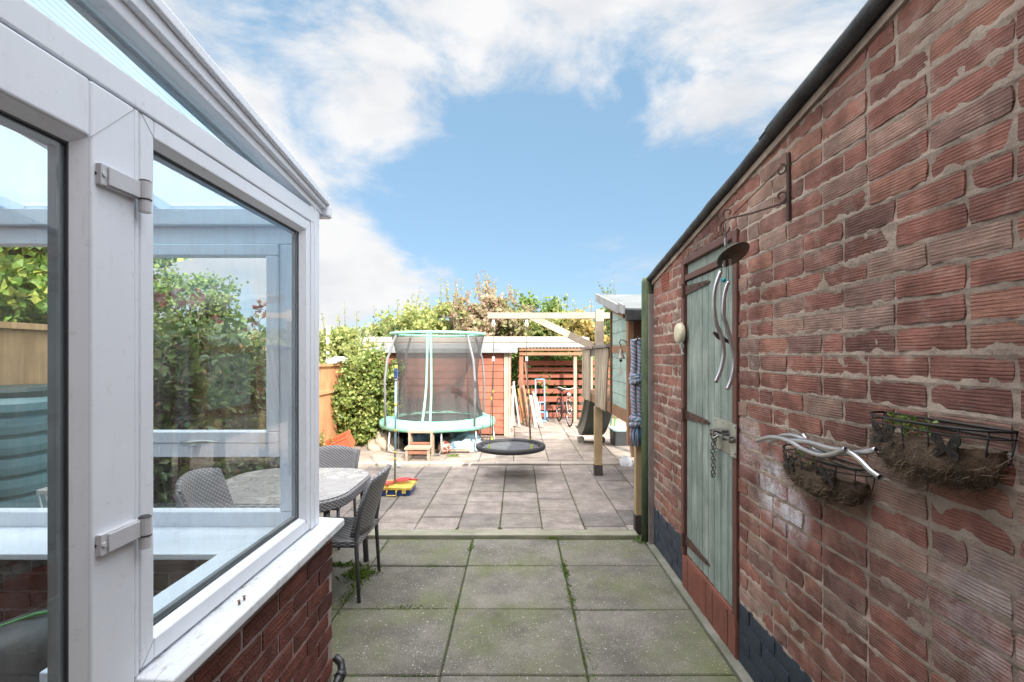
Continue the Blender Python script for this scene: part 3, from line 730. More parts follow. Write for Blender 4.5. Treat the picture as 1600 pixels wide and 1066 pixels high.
m1 = t.nodes.new('ShaderNodeMixShader'); m1.inputs[0].default_value = .6; t.links.new(tr.outputs[0], m1.inputs[1]); t.links.new(tl.outputs[0], m1.inputs[2])
m2 = t.nodes.new('ShaderNodeMixShader'); m2.inputs[0].default_value = .08; t.links.new(m1.outputs[0], m2.inputs[1]); t.links.new(gl.outputs[0], m2.inputs[2])
t.links.new(m2.outputs[0], t.nodes['Material Output'].inputs[0])

def XP(x, y0, y1, z0, z1): return MB().add([(x, y0, z0), (x, y1, z0), (x, y1, z1), (x, y0, z1)], [(0, 1, 2, 3)])
def YP(y, x0, x1, z0, z1): return MB().add([(x0, y, z0), (x1, y, z0), (x1, y, z1), (x0, y, z1)], [(0, 1, 2, 3)])
con = thing('conservatory', 'white framed lean-to conservatory on a dark brick dwarf wall, at the left', 'conservatory', (-1.6, 1.5, 0))
XO, XI = -.87, -.93; YE = 2.15; XL = -3.0+.35
# frames are made of members with a raised face and a bevelled glazing bead
def member(mb, a, b): mb.box(a, b)
def frame_side(mb, y0, y1, z0, z1, w, xo=XO, xi=XI, wb=None):
    wb = wb or w; x0, x1 = xi, xo
    mb.box((x0, y0, z0), (x1, y0+w, z1)); mb.box((x0, y1-w, z0), (x1, y1, z1))
    mb.box((x0, y0+w, z0), (x1, y1-w, z0+wb)); mb.box((x0, y0+w, z1-wb), (x1, y1-w, z1))
def bead_side(mb, y0, y1, z0, z1, d=.016, xo=XO, dep=.022):
    # sloping bead from the face down to the glass line, four sides mitred
    o = [(xo-.002, y0, z0), (xo-.002, y1, z0), (xo-.002, y1, z1), (xo-.002, y0, z1)]
    i = [(xo-dep, y0+d, z0+d), (xo-dep, y1-d, z0+d), (xo-dep, y1-d, z1-d), (xo-dep, y0+d, z1-d)]
    mb.add(o+i, [(k, (k+1) % 4, (k+1) % 4+4, k+4) for k in range(4)])
def gt(y): return 2.145+.105*(1.99-y)          # underside of the sloping trim
def rt(y): return 2.195+.135*(2.09-y)          # top of the roof edge
# --- door
dz0, dz1, dy0, dy1 = .06, 2.062, .22, 1.112
g = MB(); W = .118
g.box((XI, dy0, dz0), (XO+.004, dy0+W, dz1)); g.box((XI, dy1-W, dz0), (XO+.004, dy1, dz1)); g.box((XI, dy0+W, dz0), (XO+.004, dy1-W, dz0+.12)); g.box((XI, dy0+W, dz1-W), (XO+.004, dy1-W, dz1))
door_c = g.obj('door', m_upvc, con, bevel=.007)
g = MB(); bead_side(g, dy0+W, dy1-W, dz0+.12, dz1-W, .018, XO+.002, .026); g.obj('glazing_bead', m_upvc, door_c)
g = MB(); gy0, gy1, gz0_, gz1_ = dy0+W+.017, dy1-W-.017, dz0+.137, dz1-W-.017
for (a, b_) in (((XO-.028, gy0, gz0_), (XO-.024, gy0+.005, gz1_)), ((XO-.028, gy1-.005, gz0_), (XO-.024, gy1, gz1_)), ((XO-.028, gy0, gz1_-.005), (XO-.024, gy1, gz1_)), ((XO-.028, gy0, gz0_), (XO-.024, gy1, gz0_+.005))): g.box(a, b_)
g.obj('gasket', m_gasket, door_c)
g = MB(); g.box((XO-.05, gy1-.018, gz0_), (XO-.032, gy1, gz1_)); g.box((XO-.05, gy0, gz1_-.016), (XO-.032, gy1-.019, gz1_)); g.obj('spacer_bar', m_bar, door_c)
XP(XO-.0305, dy0+W, dy1-W, dz0+.12, dz1-W).obj('pane', m_glass, door_c)
m_hinge = mat('grey white hinge', (.62, .64, .68), (.52, .54, .58), 8, .35)
for zc in (P(190, 300, 1.06).z+.02, P(190, 838, 1.06).z+.0):
    h = MB(); x = XO+.004
    h.box((x, 1.005, zc-.022), (x+.012, 1.105, zc+.022)); h.box((x+.0121, 1.02, zc-.019), (x+.017, 1.105, zc+.019))
    h.lathe([(.013, -.0), (.013, .040)], (x+.016, 1.118, zc-.018), 14); h.lathe([(.0125, -.03), (.0125, -.002)], (x+.016, 1.118, zc-.018), 14)
    h.lathe([(.006, 0), (.006, .003)], (x+.012, 1.012, zc), 10, M=Matrix.Rotation(R(90), 3, 'Y'))
    hh = h.obj('hinge', m_hinge, door_c, bevel=.002)
    for pr_ in ([(.0137, -.002), (.0137, 0)], [(.0135, .040), (.010, .044)]): MB().lathe(pr_, (x+.016, 1.118, zc-.018), 14).obj('hinge_cap', m_gasket, hh)
    k = MB(); k.lathe([(.0035, 0), (.0035, .0008)], (x+.0005, 1.0045, zc), 10, M=Matrix.Rotation(R(90), 3, 'X')); k.obj('screw_hole', m_gasket, hh)
# door outer frame strip and post between door and window
g = MB()
g.box((XI-.005, 1.114, .766), (XO+.0, 1.128, 2.064)); g.box((XI-.005, 1.114, 0), (XO-.02, 1.128, .765)); g.box((XI-.006, .19, 0), (XO-.001, .218, 2.064))
g.box((XI-.006, .19, 2.0655), (XO+.003, YE, 2.128)); g.box((XI-.006, .19, 0), (XO+.01, 1.13, .055))
g.obj('door_surround', m_upvc, con, bevel=.004)
# --- side window
g = MB()
wy0, wy1, wz0, wz1 = 1.130, 2.062, .772, 2.064
Wd = .044
g.box((XI, wy0, wz0), (XO, wy0+Wd, wz1)); g.box((XI, wy1-Wd, wz0), (XO, wy1, wz1)); g.box((XI, wy0+Wd, wz0), (XO, wy1-Wd, wz0+.050)); g.box((XI, wy0+Wd, wz1-.044), (XO, wy1-Wd, wz1))
sw = g.obj('side_window', m_upvc, con, bevel=.005)
g = MB(); bead_side(g, wy0+Wd, wy1-Wd, wz0+.050, wz1-.044, .014, XO-.002, .024); g.obj('glazing_bead', m_upvc, sw)
g = MB(); a0, a1, b0, b1 = wy0+Wd+.013, wy1-Wd-.013, wz0+.063, wz1-.057
for (a, b_) in (((XO-.028, a0, b0), (XO-.0245, a0+.004, b1)), ((XO-.028, a1-.004, b0), (XO-.0245, a1, b1)), ((XO-.028, a0, b1-.004), (XO-.0245, a1, b1)), ((XO-.028, a0, b0), (XO-.0245, a1, b0+.004))): g.box(a, b_)
g.obj('gasket', m_gasket, sw)
g = MB(); g.box((XO-.048, a1-.012, b0), (XO-.034, a1, b1)); g.box((XO-.048, a0, b1-.012), (XO-.034, a1-.0125, b1)); g.box((XO-.048, a0, b0), (XO-.034, a1-.0125, b0+.012)); g.obj('spacer_bar', m_bar, sw)
XP(XO-.0305, wy0+Wd, wy1-Wd, wz0+.05, wz1-.044).obj('pane', m_glass, sw)
# corner post
g = MB(); g.box((XI-.02, 2.064, .766), (XO+.002, YE, 2.20)); g.box((XI-.022, 2.10, .766), (XO-.01, YE+.004, 2.19)); g.box((XO-.01, 2.098, .77), (XO+.006, 2.104, 2.19))
g.obj('corner_post', m_upvc, con, bevel=.006)
# --- gable glazing and sloping trim
g = MB(); y0, y1 = -1.0, 2.03
g.poly_prism([(XO-.03, y0, 2.129), (XO-.03, 2.062, 2.129), (XO-.03, 2.062, gt(2.062)), (XO-.03, y0, gt(y0))], (.002, 0, 0)); 
gp = g.obj('gable_pane', m_glassd, con)
g = MB(); g.poly_prism([(XI, -1.2, gt(-1.2)), (XI, YE+.03, gt(YE+.03)), (XI, YE+.03, rt(YE+.03)-.01), (XI, -1.2, rt(-1.2)-.01)], (XO+.006-XI, 0, 0)); g.obj('gable_rafter', m_upvc, con, bevel=.004)
g = MB(); g.poly_prism([(XI-.02, -1.2, gt(-1.2)+.0), (XI-.02, YE+.0, gt(YE)+.0), (XI-.02, YE, gt(YE)+.006), (XI-.02, -1.2, gt(-1.2)+.006)], (.035, 0, 0)); g.obj('rafter_seal', m_bar, con)
g = MB()
for (o, a, b_, e) in ((XO+.010, .022, -.004, .03), (XO+.024, .030, .006, .038)):
    ya, yb = -1.2, YE+e
    g.poly_prism([(XO-.02, ya, rt(ya)-(rt(ya)-gt(ya))*.62+a*.0), (XO-.02, yb, rt(yb)-(rt(yb)-gt(yb))*.62), (XO-.02, yb, rt(yb)+b_), (XO-.02, ya, rt(ya)+b_)], (o-XO+.02, 0, 0))
g.obj('verge_trim', m_upvc, con, bevel=.006)
g = MB(); g.beam((XO+.030, -1.2, rt(-1.2)-.002), (XO+.030, YE+.03, rt(YE+.03)-.002), .034, .018); g.obj('verge_cap', m_upvc, con, bevel=.007)
g = MB(); g.box((XL, YE+.015, 2.115), (XO+.035, YE+.07, 2.176)); g.obj('gutter', m_upvc, con, bevel=.012)
# roof panels and glazing bars
g = MB(); ya, yb = -1.2, YE+.03
g.add([(XL, ya, rt(ya)-.022), (XO-.02, ya, rt(ya)-.022), (XO-.02, yb, rt(yb)-.022), (XL, yb, rt(yb)-.022)], [(0, 1, 2, 3)])
g.obj('roof_panel', m_poly, con)
g = MB()
for x in (-1.55, -2.2): g.beam((x, ya, rt(ya)-.04), (x, yb-.02, rt(yb)-.04), .05, .05)
g.beam((XL, ya, rt(ya)-.05), (XL, yb, rt(yb)-.05), .06, .06); g.obj('glazing_bar', m_upvc, con, bevel=.004)
# --- garden side frames
g = MB(); FY0, FY1 = 2.085, 2.145
g.box((XL, FY0, .766), (XI-.021, FY1, .835)); g.box((XL, FY0, 1.975), (XI-.021, FY1, 2.10)); g.box((-1.785, FY0, .836), (-1.715, FY1, 1.974)); g.box((XL, FY0, .836), (XL+.07, FY1, 1.974))
g.box((-1.012, FY0, .836), (XI-.021, FY1, 1.974)); g.box((XL, FY0-.03, 2.05), (XI-.022, FY0-.001, 2.12))
g.obj('garden_side_frame', m_upvc, con, bevel=.005)
g = MB(); g.box((-1.714, 2.075, 1.07), (-1.013, 2.14, 1.13)); g.box((-1.714, 2.07, 1.131), (-1.013, 2.135, 1.178)); g.box((-1.714, 2.07, 1.925), (-1.013, 2.135, 1.973)); g.box((-1.714, 2.07, 1.179), (-1.664, 2.135, 1.924)); g.box((-1.063, 2.07, 1.179), (-1.013, 2.135, 1.924))
op = g.obj('opening_window', m_upvc, con, bevel=.005)
g = MB(); g.tube([(-1.40, 2.045, 1.135), (-1.36, 2.035, 1.138), (-1.30, 2.037, 1.142), (-1.245, 2.042, 1.138)], [.008, .010, .008, .005], 8); g.cbox((-1.37, 2.055, 1.133), (.05, .03, .02)); g.obj('handle', m_galv, op, smooth=True)
YP(2.104, -1.664, -1.063, 1.179, 1.924).obj('pane', m_glassd, op)
YP(2.112, -1.714, -1.013, .836, 1.069).obj('lower_pane', m_glassd, con)
YP(2.112, XL+.071, -1.786, .836, 1.974).obj('fixed_pane', m_glassd, con)
# --- sills
g = MB(); g.poly_prism([(XI-.02, 1.118, .766), (XI-.02, 2.24, .766), (-.788, 2.24, .758), (-.788, 1.118, .758)], (0, 0, -.034)); g.obj('outer_sill', m_sill, con, bevel=.007)
g = MB(); g.box((XI-.02, 2.1465, .73), (XL, 2.24, .7655)); g.obj('garden_side_sill', m_sill, con, bevel=.006)
g = MB(); g.poly_prism([(XI-.001, 1.125, .772), (-1.10, 1.125, .772), (-1.10, 1.80, .772), (XI-.001, 2.08, .772)], (0, 0, -.024))
g.poly_prism([(XI-.001, 2.084, .7715), (-1.103, 1.80, .7715), (XL, 1.80, .7715), (XL, 2.084, .7715)], (0, 0, -.024)); g.obj('inner_sill', m_upvc, con, bevel=.004)
# --- dwarf wall
mo = MB(); mo.box((-1.02, 1.135, 0), (-.832, 2.195, .731)); mo.box((XL, 2.0, 0), (-1.021, 2.195, .731)); mo.box((XL-.02, -1.2, 0), (XL-.0, 2.195, .73))
dw = mo.obj('dwarf_wall', m_mortar_l, con)
g = MB(); courses(g, Vector((-.832, 0, 0)), Yv, Zv, Vector((1, 0, 0)), 1.135, 2.20, .012, .728, phase=.1, headers=False, jit=.003)
courses(g, Vector((0, 2.195, 0)), Vector((1, 0, 0)), Zv, Vector((0, 1, 0)), XL, -.83, .012, .728, headers=False, jit=.003)
g.obj('brickwork', m_brick_l, con)
g = MB(); courses(g, Vector((0, 2.0, 0)), Vector((1, 0, 0)), Zv, Vector((0, -1, 0)), XL, -1.02, .02, .72, headers=False, jit=.003)
g.obj('inner_brickwork', brickmat('inner brick', [(0, (.17, .06, .05)), (1, (.24, .09, .07))], smear=.2, seed=2), con)
m_plaster = mat('painted grey inner wall', (.30, .31, .33), (.24, .25, .27), 4, .9, .4, 40)
MB().box((XL, -1.2, -.03), (-.95, 1.99, .012)).obj('floor', mat('conservatory floor', (.12, .11, .10), (.09, .085, .08), 6, .5), con)
# nails / bits on the sill
for i, (x, y, lb) in enumerate(((374, 931, 'nearer of the two tiny brown rawl plugs on the white sill'), (382, 925, 'farther of the two tiny brown rawl plugs on the white sill'))):
    c = P(x, y, .825*F/(VX-x)); c.z = .772
    tag(MB().lathe([(.004, 0), (.003, .008), (.005, .011)], c-Vector((0, 0, .009)), 8, M=Matrix.Rotation(R(12), 3, 'X')).obj('rawl_plug', mat('brown plug', (.22, .13, .07), None, 5, .7), loc=c), lb, 'plug', 'rawl plugs on the sill')

# --- black garden machine inside
t_ = thing('leaf_blower', 'black plastic garden machine with green trim lying inside the conservatory door', 'garden tool', (-1.55, 1.15, 0))
m_blk = mat('black plastic', (.015, .017, .02), (.03, .033, .037), 9, .35, .3, 60)
m_lime = mat('green plastic', (.05, .28, .06), None, 9, .35)
q = [Vector((-2.1, 1.35, .30)), Vector((-1.85, 1.35, .42)), Vector((-1.6, 1.38, .53)), Vector((-1.38, 1.42, .62)), Vector((-1.22, 1.45, .68))]
g = MB(); g.tube(q, [.10, .15, .16, .14, .10], 14); g.box((-1.9, 1.25, .1), (-1.5, 1.5, .5)); 
for k in range(7): g.box((-1.75+k*.05, 1.19, .36+k*.02), (-1.73+k*.05, 1.26, .50+k*.02))
g.obj('body', m_blk, t_, smooth=True, bevel=.008)
g = MB(); g.tube([p+Vector((0, -.02, r)) for p, r in zip(q, (.10, .15, .16, .14, .10))], .005, 8); g.obj('trim', m_lime, t_, smooth=True)
g = MB(); g.tube([Vector((-1.7, 1.22, .5)), Vector((-1.55, 1.2, .56)), Vector((-1.42, 1.24, .56))], .022, 8); g.obj('grip', m_blk, t_, smooth=True)
g = MB(); g.tube([Vector((-2.1, 1.35, .42)), Vector((-2.4, 1.3, .12))], [.08, .06], 12); g.obj('nozzle', m_blk, t_, smooth=True)
g = MB(); g.box((-1.60, 1.0, 0), (-1.12, 1.12, .40)); g.box((-1.62, .98, .401), (-1.10, 1.35, .43)); g.box((-1.60, 1.25, 0), (-1.56, 1.33, .4)); g.box((-1.16, 1.25, 0), (-1.12, 1.33, .4))
tag(g.obj('side_bench', m_upvc, bevel=.006, loc=(-1.36, 1.2, 0)), 'white low bench inside the conservatory below the black machine', 'bench')

# weld lines at the corners of door and window, and a run of dirt under the bead
def weld(par, x, a, b_): MB().beam((x, a[0], a[1]), (x, b_[0], b_[1]), .0012, .0012, (1, 0, 0)).obj('weld_line', m_weld, par)
m_weld = mat('weld line', (.42, .43, .46), None, 5, .6)
weld(door_c, XO+.0042, (dy1-.003, dz1-.003), (dy1-W, dz1-W))
weld(sw, XO+.0002, (wy0+.002, wz1-.002), (wy0+Wd, wz1-.044)); weld(sw, XO+.0002, (wy1-.002, wz1-.002), (wy1-Wd, wz1-.044))
weld(sw, XO+.0002, (wy0+.002, wz0+.002), (wy0+Wd, wz0+.05)); weld(sw, XO+.0002, (wy1-.002, wz0+.002), (wy1-Wd, wz0+.05))
# waste pipe at the foot of the dwarf wall
g = MB(); g.tube([(-.80, 2.12, .05), (-.80, 2.20, .05), (-.80, 2.235, .06), (-.81, 2.25, .09), (-.84, 2.26, .11)], .018, 12); g.lathe([(.024, 0), (.024, .03)], (-.80, 2.11, .05), 12, M=Matrix.Rotation(R(-90), 3, 'X'))
g.lathe([(.024, 0), (.024, .03)], (-.80, 2.20, .052), 12, M=Matrix.Rotation(R(-90), 3, 'X'))
tag(g.obj('waste_pipe', m_blk, smooth=True, loc=(-.80, 2.15, .03)), 'short black plastic pipe at the foot of the dwarf wall corner', 'pipe')

# ================================================================ house behind the camera
m_hb = mat('house brick', (.34, .20, .15), (.27, .15, .11), 8, .9, .5, 30)
hs = thing('house', 'brick house behind the conservatory and the viewer', 'house', (0, -1.5, 0))
MB().box((-9, -8.5, 0), (9, -1.3, 5.3)).obj('wall', m_hb, hs)
g = MB(); g.poly_prism([(-9.2, -1.05, 5.3), (-9.2, -4.9, 7.2), (-9.2, -8.75, 5.3), (-9.2, -8.7, 5.45), (-9.2, -4.9, 7.35), (-9.2, -1.1, 5.45)], (18.4, 0, 0)); g.obj('roof', mat('grey roof tiles', (.12, .11, .11), (.09, .08, .08), 5, .9), hs)
for (x, z) in ((-4, 3.2), (2.0, 3.2), (5.5, 3.2)):
    g = MB(); g.box((x, -1.32, z), (x+1.5, -1.27, z+1.1)); wn = g.obj('window', m_upvc, hs); MB().box((x+.08, -1.269, z+.08), (x+1.42, -1.265, z+1.02)).obj('pane', mat('dark pane', (.03, .035, .04), None, 5, .08), wn)
# ================================================================ vegetation helper
def crown(mb, c, rad, n, size, clumps=30, spread=.28, bias=.45, asp=.45):
    c = Vector(c); cs = []
    for _ in range(clumps):
        d = Vector((random.gauss(0, 1), random.gauss(0, 1), random.gauss(0, 1))).normalized(); r = random.uniform(bias, 1)
        cs.append((c+Vector((d.x*rad[0]*r, d.y*rad[1]*r, d.z*rad[2]*r)), random.uniform(.6, 1.3)))
    m = min(rad)
    for _ in range(n):
        k, w_ = random.choice(cs); o = Vector((random.gauss(0, 1), random.gauss(0, 1), random.gauss(0, .8)))*m*spread*w_
        leaf(mb, k+o, size*random.uniform(.6, 1.3), asp=asp)
def sprig(mb, st, base, h, lean, n, size, rr=.006, bare=.1):
    """one upright shoot with leaves round it"""
    tp = base+Vector((lean[0], lean[1], h)); md = (base+tp)/2+Vector((random.gauss(0, .03), random.gauss(0, .03), 0))*h
    st.tube([base, md, tp], [rr, rr*.7, rr*.25], 5)
    for i in range(n):
        u = bare+(1-bare)*(i+random.random())/n; p = base.lerp(md, u*2) if u < .5 else md.lerp(tp, u*2-1)
        a = random.random()*6.28; d = Vector((math.cos(a), math.sin(a), random.uniform(.2, .9)))
        leaf(mb, p+d*size*.5, size*random.uniform(.7, 1.2)*(1.1-u*.4), n=d*1.6)
m_bark = mat('bark', (.10, .08, .06), (.15, .12, .09), 12, .9, .8, 30)
G_ = [(0, (.07, .13, .03)), (.5, (.14, .22, .05)), (1, (.24, .32, .08))]
m_maple = leafmat('maple leaves', [(0, (.08, .17, .03)), (.4, (.17, .29, .05)), (.75, (.36, .44, .09)), (1, (.56, .56, .14))], .5)
m_green = leafmat('green leaves', G_, .35)
m_ivy = leafmat('ivy leaves', [(0, (.10, .16, .04)), (.4, (.20, .28, .07)), (.8, (.34, .38, .11)), (1, (.46, .46, .18))], .35, .45)
m_photinia = leafmat('laurel leaves', [(0, (.035, .08, .022)), (.5, (.08, .15, .04)), (.85, (.15, .22, .06)), (.965, (.13, .15, .05)), (1, (.24, .10, .06))], .3, .3)
m_ph_tip = leafmat('red shoot tips', [(0, (.10, .035, .04)), (1, (.19, .08, .06))], .4, .3)
m_yellow = leafmat('yellow green leaves', [(0, (.19, .26, .08)), (.5, (.34, .39, .13)), (1, (.54, .52, .22))], .5)
m_pink = leafmat('rusty autumn leaves', [(0, (.34, .19, .14)), (.25, (.46, .31, .24)), (.45, (.30, .34, .14)), (.6, (.44, .34, .24)), (.8, (.27, .32, .13)), (1, (.54, .43, .33))], .5)
m_gold = leafmat('golden leaves', [(0, (.40, .30, .10)), (.5, (.52, .40, .14)), (1, (.30, .32, .11))], .45)

def veg(name, label, cat, c, rad, n, size, m, group=None, trunk=None, **kw):
    c = Vector(c); base = Vector((c.x, c.y, 0)); t = thing(name, label, cat, base, group)
    st = MB(); tr = trunk or .05
    for k in range(7):
        a = random.random()*6.28; e = c+Vector((math.cos(a)*rad[0]*.6, math.sin(a)*rad[1]*.6, random.uniform(-.2, .6)*rad[2]))
        st.tube([base, base.lerp(e, .45)+Vector((0, 0, .15*rad[2])), e], [tr, tr*.6, tr*.15], 6)
    st.obj('trunk' if trunk else 'stems', m_bark, t)
    lv = MB(); crown(lv, c, rad, n, size, **kw); 
    wisps = kw.get('wisps')
    lv.obj('crown' if trunk else 'foliage', m, t); return t, st, lv
# big maple beyond the left fence, seen through the door glass
veg('maple_tree', 'large yellow green maple seen through the conservatory door above the fence', 'tree', (-9.9, 9, 3.1), (3.1, 2.5, 2.2), 26000, .13, m_maple, trunk=.16, clumps=110, spread=.13, bias=.35, asp=.7)
veg('ash_tree', 'dark green tree rising behind the laurel hedge, seen through the side window', 'tree', (-9.8, 14.5, 3.1), (1.3, 1.3, 1.2), 4500, .12, m_green, trunk=.1, clumps=40, spread=.16)
# shrubs behind the rear sheds
def shrub(label, x, ytop, D, wpx, m, n, size, wisp=0, wm=None, ybase=560, name='autumn_shrub', bare=0):
    ztop = EYE-(ytop-VY)/F*D; rx = wpx/F*D/2*1.25; cz = ztop*.55
    c = Vector(((x-VX)/F*D, D, cz)); base = Vector((c.x, c.y, 0)); t = thing(name, label, 'shrub', base, 'shrubs behind the rear sheds')
    lv = MB(); crown(lv, c, (rx*1.05, rx*.7, ztop-cz-.05), int(n*4.2), size*.95, clumps=130, spread=.15, bias=.25, asp=.6)
    st = MB()
    for k in range(6):
        a = random.random()*6.28; e = c+Vector((math.cos(a)*rx*.6, math.sin(a)*.5, (ztop-cz)*.5)); st.tube([base, e], [.04, .008], 5)
    for k in range(wisp):
        a = random.uniform(-1, 1); b0 = Vector((c.x+a*rx*.9, c.y+random.uniform(-.5, .5), cz+(ztop-cz)*math.sqrt(max(0, 1-a*a))*.75))
        sprig(lv, st, b0, random.uniform(.35, .85)*(1.1-abs(a)*.4), (random.gauss(0, .12), 0), 15, size*.85, .008, bare)
    st.obj('stems', m_bark, t); lv.obj('foliage', m, t)
shrub('yellow green shrub above the trampoline, left end of the autumn bushes', 640, 476, 13.6, 100, m_yellow, 3300, .10, 12)
shrub('tall yellow green bush behind the trampoline net', 690, 463, 14.2, 110, m_yellow, 3600, .10, 14)
shrub('rusty pink bush right of the trampoline top, tallest of the autumn bushes', 765, 440, 14.6, 110, m_pink, 3600, .10, 22)
shrub('rusty orange bush between the two yellow green ones and the pink one', 725, 458, 13.8, 75, m_pink, 2200, .10, 14)
shrub('mid green bush behind the swing beam', 832, 462, 15.0, 110, m_green, 2800, .12, 8)
shrub('yellowish bush above the slatted fence', 872, 478, 14.4, 100, m_yellow, 2200, .11, 6)
shrub('pale green bush right behind the slatted fence', 868, 545, 12.6, 130, m_green, 3600, .07, 0)
shrub('golden yellow bush behind the swing post', 915, 476, 13.8, 60, m_gold, 2000, .10, 6)
shrub('green bush beside the play house roof', 948, 452, 16.0, 36, m_green, 1200, .11, 5)
shrub('pale green creeper mass on the left boundary beyond the ivy', 530, 508, 10.6, 110, m_yellow, 2600, .08, 10)
shrub('dark green bush low behind the red shed', 600, 512, 12.6, 80, m_green, 2200, .10, 8)
hl = MB()
def hz_(u, v):
    x = -260+520*u; return (x, 150+160*v, -1+(16+7*noise.noise(Vector((x*.012, 0, 4)))-9*max(0, u-.3))*v**.7)
hl.grid(hz_, 60, 10)
tag(hl.obj('hills', mat('hazy wooded hill', (.13, .17, .11), (.20, .20, .12), .06, .95, .8, .5, dist=1), smooth=True), kind='structure')
fw = MB()
for _ in range(5200):
    u = random.random(); v = random.uniform(0, 1)
    x, y, z = hz_(u, v); leaf(fw, Vector((x, y, z+random.uniform(0, 3))), random.uniform(2.0, 4.2), asp=.7)
tag(fw.obj('distant_woodland', leafmat('distant wood', [(0, (.10, .14, .07)), (.6, (.17, .19, .09)), (1, (.27, .24, .10))], .2)), 'hazy far wood covering the hill behind the garden', 'wood', kind='stuff')

# ================================================================ left boundary
m_tan = woodmat('tan fence board', (.42, .26, .13), (.58, .38, .20), 'Z', .8, isl=.14, fine=16)
m_orange = woodmat('orange fence board', (.58, .27, .13), (.68, .36, .19), 'Z', .8, isl=.12, fine=16)
def boards(mb, x, y0, y1, z0, z1, w=.15):
    y = y0
    while y < y1-.01:
        e = min(y+w, y1); mb.box((x-.012-random.uniform(0, .004), y+.001, z0), (x, e-.001, z1+random.uniform(-.004, .004))); y = e
t_ = thing('panel_fence', 'tall tan board fence seen through the conservatory glass', 'fence', (-3.05, 3, 0))
g = MB(); boards(g, -3.02, .3, 5.9, .55, 1.66); g.obj('boards', m_tan, t_)
g = MB(); g.box((-3.06, .3, 1.662), (-2.99, 5.9, 1.70)); g.box((-3.02, .3, 1.15), (-3.0, 5.9, 1.19)); g.obj('rail', m_tan, t_)
for y in (.9, 2.75, 4.6): MB().box((-3.13, y, 0), (-3.034, y+.09, 1.72)).obj('post', m_conc, t_)
g = MB(); g.box((-3.20, .3, 0), (-2.96, 6.0, .50)); g.box((-3.22, .3, .501), (-2.90, 6.0, .549))
tag(g.obj('low_wall', m_conc, bevel=.01, loc=(-3.05, 3, 0)), 'low concrete wall under the tan fence at the left', 'wall')
t_ = thing('garden_fence', 'lower orange brown fence beside the ivy at the far left', 'fence', (-3.05, 7.5, 0))
g = MB(); boards(g, -3.02, 6.0, 9.3, .03, 1.33, .12); g.obj('boards', m_orange, t_)
g = MB(); g.box((-3.05, 6.0, 1.332), (-2.99, 9.3, 1.37)); g.box((-3.02, 6.0, .9), (-2.995, 9.3, .95)); g.obj('rail', m_orange, t_)
for y in (6.9, 8.7):
    g = MB(); g.box((-3.12, y, 0), (-3.035, y+.085, 1.42)); g.obj('post', m_conc, t_)
g = MB()
for (y, z, r) in ((8.0, 1.40, .09), (8.25, 1.43, .10), (8.5, 1.42, .11), (8.75, 1.40, .09)): g.ball((-3.03, y, z), r, 12, (1.0, 1.5, .6))
o = tag(g.obj('folded_sheet', mat('white sheet', (.75, .74, .72), (.62, .60, .57), 6, .8, .8, 12, dist=.03), smooth=True, loc=(-3.03, 8.3, 1.37)), 'crumpled white sheet lying on top of the orange fence', 'sheet')
for x, lb in ((513, 'slim pale concrete post standing among creepers beyond the orange fence'),):
    b_ = P(x, 556, 10.2); g = MB(); g.box((b_.x-.035, b_.y-.04, 0), (b_.x+.035, b_.y+.04, 2.12)); tag(g.obj('concrete_post', mat('pale concrete', (.5, .47, .42), (.42, .4, .36), 6, .9), bevel=.005, loc=(b_.x, b_.y, 0)), lb, 'post')
# laurel hedge bushes with red tips
for i, (y, top, lb) in enumerate(((3.75, 1.93, 'dark glossy laurel with red tips, nearest the conservatory'), (4.5, 1.86, 'dark glossy laurel in the middle of the hedge'), (5.3, 1.70, 'glossy laurel at the far end of the hedge'))):
    cx = -2.62-.05*i; base = Vector((cx, y, 0)); t_ = thing('laurel_bush', lb+', seen through the window', 'shrub', base, 'laurel hedge along the left fence')
    lv, st, tp = MB(), MB(), MB()
    crown(lv, (cx, y, .9), (.36, .52, .85), 5200, .075, clumps=70, spread=.16, bias=.3, asp=.30)
    for k in range(30):
        a = random.random()*6.28; b0 = Vector((cx+math.cos(a)*.28, y+math.sin(a)*.42, top-.55+random.uniform(-.25, .15)))
        sprig(lv, st, b0, random.uniform(.3, .5), (random.gauss(0, .07), random.gauss(0, .07)), 16, .085, .005)
    for k in range(6):
        a = random.random()*6.28; b0 = Vector((cx+math.cos(a)*.25, y+math.sin(a)*.4, top-.12+random.uniform(-.12, .1)))
        sprig(tp, st, b0, random.uniform(.12, .22), (random.gauss(0, .04), random.gauss(0, .04)), 7, .07, .004, .5)
    for k in range(6): st.tube([base, base+Vector((random.uniform(-.2, .2), random.uniform(-.3, .3), 1.3))], [.018, .005], 5)
    st.obj('stems', m_bark, t_); lv.obj('foliage', m_photinia, t_); tp.obj('red_tips', m_ph_tip, t_)
# ivy
base = Vector((-2.72, 8.3, 0)); t_ = thing('ivy_bush', 'dense sunlit ivy bush spilling over the fence left of the trampoline', 'shrub', base)
lv, st = MB(), MB()
crown(lv, (-2.60, 8.45, .72), (.62, .55, .68), 15000, .050, clumps=150, spread=.12, bias=.55, asp=.55)
crown(lv, (-2.52, 8.40, 1.25), (.55, .5, .34), 6500, .050, clumps=50, spread=.16, bias=.4, asp=.55)
crown(lv, (-2.50, 8.25, .35), (.42, .30, .32), 4500, .050, clumps=40, spread=.16, bias=.4, asp=.55)
for k in range(26): sprig(lv, st, Vector((-2.65+random.gauss(0, .25), 8.3+random.gauss(0, .25), 1.35+random.uniform(-.1, .1))), random.uniform(.12, .3), (random.gauss(0, .1), random.gauss(0, .1)), 9, .055, .004)
for k in range(8): st.tube([base, base+Vector((random.uniform(-.3, .3), random.uniform(-.3, .3), 1.0))], [.03, .006], 5)
